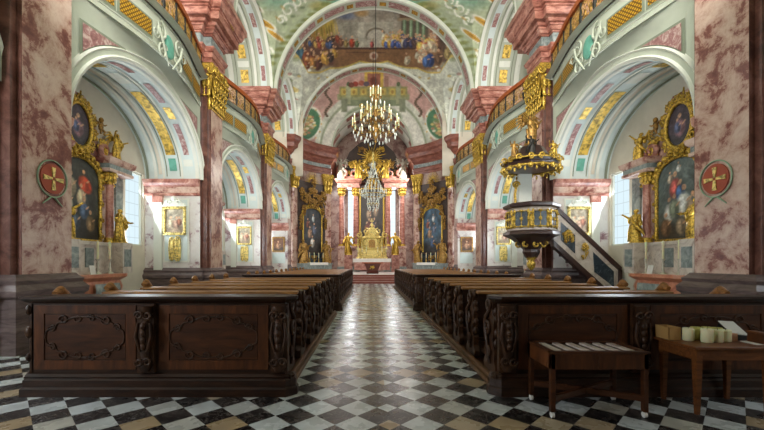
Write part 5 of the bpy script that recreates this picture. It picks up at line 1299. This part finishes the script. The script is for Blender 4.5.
# ------------------------------------------------------------------ votive stand on casters
tx0, tx1, ty0, ty1 = 1.57, 2.57, 3.76, 4.30
o = empty('candle_stand', ((tx0+tx1)/2, (ty0+ty1)/2, 0), 'low dark wooden stand on white casters with pale slats, before the right pew front', 'stand')
w, d = (tx1-tx0)/2, (ty1-ty0)/2
for sx in (-1, 1):
    for sy in (-1, 1):
        b = MB(); b.box(sx*(w-.025)-.025, sx*(w-.025)+.025, sy*(d-.025)-.025, sy*(d-.025)+.025, .06, .66); lg = b.build('leg', M['wood_panel'], o, bevel=.006)
        b = MB(); b.lathe(sx*(w-.025), sy*(d-.025), [(.008, .04), (.012, .065)], 8); b.loft([[(sx*(w-.025)+xx, sy*(d-.025)+.03*cos(2*PI*i/14), .03+.03*sin(2*PI*i/14)) for i in range(14)] for xx in (-.014, .014)], 0); b.build('caster', M['white'], lg)
b = MB(); b.box(-w, w, -d, -d+.02, .5, .67).box(-w, w, d-.02, d, .5, .67).box(-w, -w+.02, -d, d, .5, .67).box(w-.02, w, -d, d, .5, .67).box(-.02, .02, -d-.006, -d, .5, .66); b.build('apron', M['wood_panel2'], o, bevel=.006)
b = MB(); b.box(-w-.01, w+.01, -d-.01, -d+.05, .66, .685).box(-w-.01, w+.01, d-.05, d+.01, .66, .685).box(-w-.01, -w+.05, -d, d, .66, .685).box(w-.05, w+.01, -d, d, .66, .685).box(-w+.02, w-.02, -d+.02, d-.02, .635, .65); b.build('tray', M['wood_panel'], o, bevel=.004)
for i in range(6):
    x = -w+.1+.155*i; MB().box(x, x+.07, -d+.05, d-.05, .65, .668).build('slat', M['pulpit_white'], o)
b = MB()
for sg in (-1, 1): b.obox((0, 0, .2), (2*sqrt(w*w+d*d)-.1, .04, .06), Matrix.Rotation(sg*math.atan2(d, w), 3, 'Z'))
b.build('stretcher', M['wood_panel'], o)

# ------------------------------------------------------------------ table with candles at the right
qx0, qx1, qy0, qy1, qz = 3.08, 3.98, 3.80, 4.38, .72
o = empty('table', ((qx0+qx1)/2, (qy0+qy1)/2, 0), 'brown wooden table laden with candles and boxes at the right edge', 'table')
w, d = (qx1-qx0)/2, (qy1-qy0)/2
MB().box(-w, w, -d, d, qz-.03, qz).build('tabletop', M['wood_table'], o, bevel=.008)
b = MB(); b.box(-w+.06, w-.06, -d+.05, -d+.08, qz-.15, qz-.03).box(-w+.06, w-.06, d-.08, d-.05, qz-.15, qz-.03).box(-w+.05, -w+.08, -d+.05, d-.05, qz-.15, qz-.03).box(w-.08, w-.05, -d+.05, d-.05, qz-.15, qz-.03); b.build('apron', M['wood_table'], o)
for sx in (-1, 1):
    for sy in (-1, 1):
        b = MB(); x, y = sx*(w-.08), sy*(d-.07); b.loft([[(x-q, y-q, z), (x+q, y-q, z), (x+q, y+q, z), (x-q, y+q, z)] for q, z in ((.018, 0), (.032, qz-.15), (.032, qz-.03))], smooth=False); b.build('leg', M['wood_table'], o)
def candle(x, y, h, lab, r=.055, cup=False):
    c_ = empty('pillar_candle', (x, y, qz), lab, 'candle', 'pillar candles on the table')
    MB().lathe(0, 0, [(r*.9, 0), (r, .006), (r, h-.01), (r*.9, h), (r*.3, h-.012), (.001, h-.014)], 18).build('wax', M['wax_cup' if cup else 'wax'], c_)
    MB().tube([(0, 0, h-.014), (.002, 0, h+.012)], .0025, 5).build('wick', M['black'], c_)
CL = [(3.30, 4.14, .14, False, 'leftmost of the pale candles, beside the cardboard box'), (3.42, 4.04, .15, False, 'tall pale candle second from left at the front of the table group'), (3.44, 4.20, .14, True, 'yellow candle behind the second pale candle'), (3.55, 4.06, .135, False, 'pale candle third from left in the front of the group'), (3.57, 4.20, .14, True, 'yellow candle behind the third pale candle'), (3.66, 4.08, .13, False, 'rightmost pale candle of the front group'), (3.69, 4.21, .13, True, 'yellow candle at the right rear of the candle group')]
for x, y, h, cup, lab in CL: candle(x, y, h, lab, .054, cup)
def openbox(name, x0, x1, y0, y1, h, mat, label, cat, t=.006):
    b = MB(); b.box(x0, x1, y0, y1, 0, t).box(x0, x0+t, y0, y1, t, h).box(x1-t, x1, y0, y1, t, h).box(x0, x1, y0, y0+t, t, h).box(x0, x1, y1-t, y1, t, h)
    return b.build(name, mat, None, (0, 0, qz), label=label, cat=cat)
openbox('cardboard_box', 3.1, 3.24, 4.16, 4.36, .14, M['card'], 'open tan cardboard box at the left rear of the table', 'box')
MB().box(3.725, 3.80, 4.08, 4.2, 0, .085).build('small_box', M['box_pink'], None, (0, 0, qz), bevel=.003, label='small tan box right of the candles on the table', cat='box')
t_ = empty('card_rack', (3.88, 4.22, qz), 'black tilted rack of cards on the right half of the table', 'rack')
b = MB(); b.prism([(-.1, 0), (.1, 0), (.1, .15), (.085, .15), (-.1, .02)], 'y', -.08, .1) if False else b.prism([(-.08, 0), (.1, 0), (.1, .16), (.08, .16), (-.08, .05)], 'x', -.08, .08); b.build('rack', M['black'], t_)
b = MB(); b.add([(-.09, -.09, .065), (.09, -.09, .055), (.09, .08, .175), (-.09, .08, .185), (-.09, -.085, .075), (.09, -.085, .065), (.09, .085, .185), (-.09, .085, .195)], [(0,1,2,3), (4,5,6,7), (0,1,5,4), (1,2,6,5), (2,3,7,6), (3,0,4,7)]); b.build('cards', M['paper'], t_)
MB().box(3.82, 3.95, 3.9, 4.08, 0, .006).build('leaflet', M['paper'], None, (0, 0, qz), label='white leaflet lying flat on the table before the black rack', cat='leaflet')
b = MB(); b.box(-.0, .0+.16, 0, .2, 0, .11)
t_ = empty('wooden_box', (3.82, 4.0, qz), 'brown wooden box at the right end of the table', 'box')
t_.location = (4.02, 4.05, qz) if False else (3.86, 4.30, qz)
t_.location = (3.93, 3.99, qz)
for ch in (): pass
MB().box(-.04, .045, -.09, .08, 0, .11).build('body', M['wood_panel2'], t_, bevel=.004); MB().box(-.045, .05, -.095, .085, .11, .125).build('lid', M['wood_table'], t_, bevel=.004)

# ------------------------------------------------------------------ light
def area(name, loc, target, sx, sy, power, col=(1, 1, 1)):
    l = bpy.data.lights.new(name, 'AREA'); l.shape = 'RECTANGLE'; l.size = sx; l.size_y = sy; l.energy = power; l.color = col
    o = bpy.data.objects.new(name, l); COL.objects.link(o); o.location = loc
    o.rotation_euler = (Vector(target) - Vector(loc)).to_track_quat('-Z', 'Y').to_euler(); return o
for s in (-1, 1):
    for i, c in enumerate(BAYS):
        # lamps at the assumed gallery windows, mostly hidden from view
        area('gallery_daylight', (s*(XO+.5), c, 11.4), (0, c, 8.5), 2.3, 3.4, (130 if s < 0 else 120) if i else 40, (1.0, .97, .92))
        for sg in (-1, 1):
            area('chapel_daylight', (s*(XO+.02), c+sg*2.48, 3.55), (s*6, c+sg*1.2, 4.9), 1.0, 2.6, ((225 if s < 0 else 190) if i else (420 if s < 0 else 70)) if sg < 0 else 75, (.86, .94, 1.0))
for s in (-1, 1):
    area('apse_daylight', (s*2.2, 38.9, 6.2), (s*1.5, 30, 5), .65, 5.8, 110, (.95, .98, 1.0))
    area('chancel_side_fill', (s*4.2, 35.4, 9.5), (0, 35.5, 6), 2.0, 3.5, 520, (1.0, .97, .93))  # added lamp out of view; the chancel side wall has no window
area('west_fill', (0, -3.0, 12.0), (0, 20, 9.5), 6.5, 6.5, 2700, (1.0, .97, .92))  # added fill behind the camera, evens the light on camera-facing surfaces
w = bpy.data.worlds.new('sky'); scene.world = w; w.use_nodes = True
w.node_tree.nodes['Background'].inputs[0].default_value = (.75, .85, 1, 1); w.node_tree.nodes['Background'].inputs[1].default_value = .3
cy = scene.cycles
cy.use_denoising = True; cy.max_bounces = 6; cy.diffuse_bounces = 4; cy.glossy_bounces = 3; cy.caustics_reflective = False; cy.caustics_refractive = False; cy.sample_clamp_indirect = 6
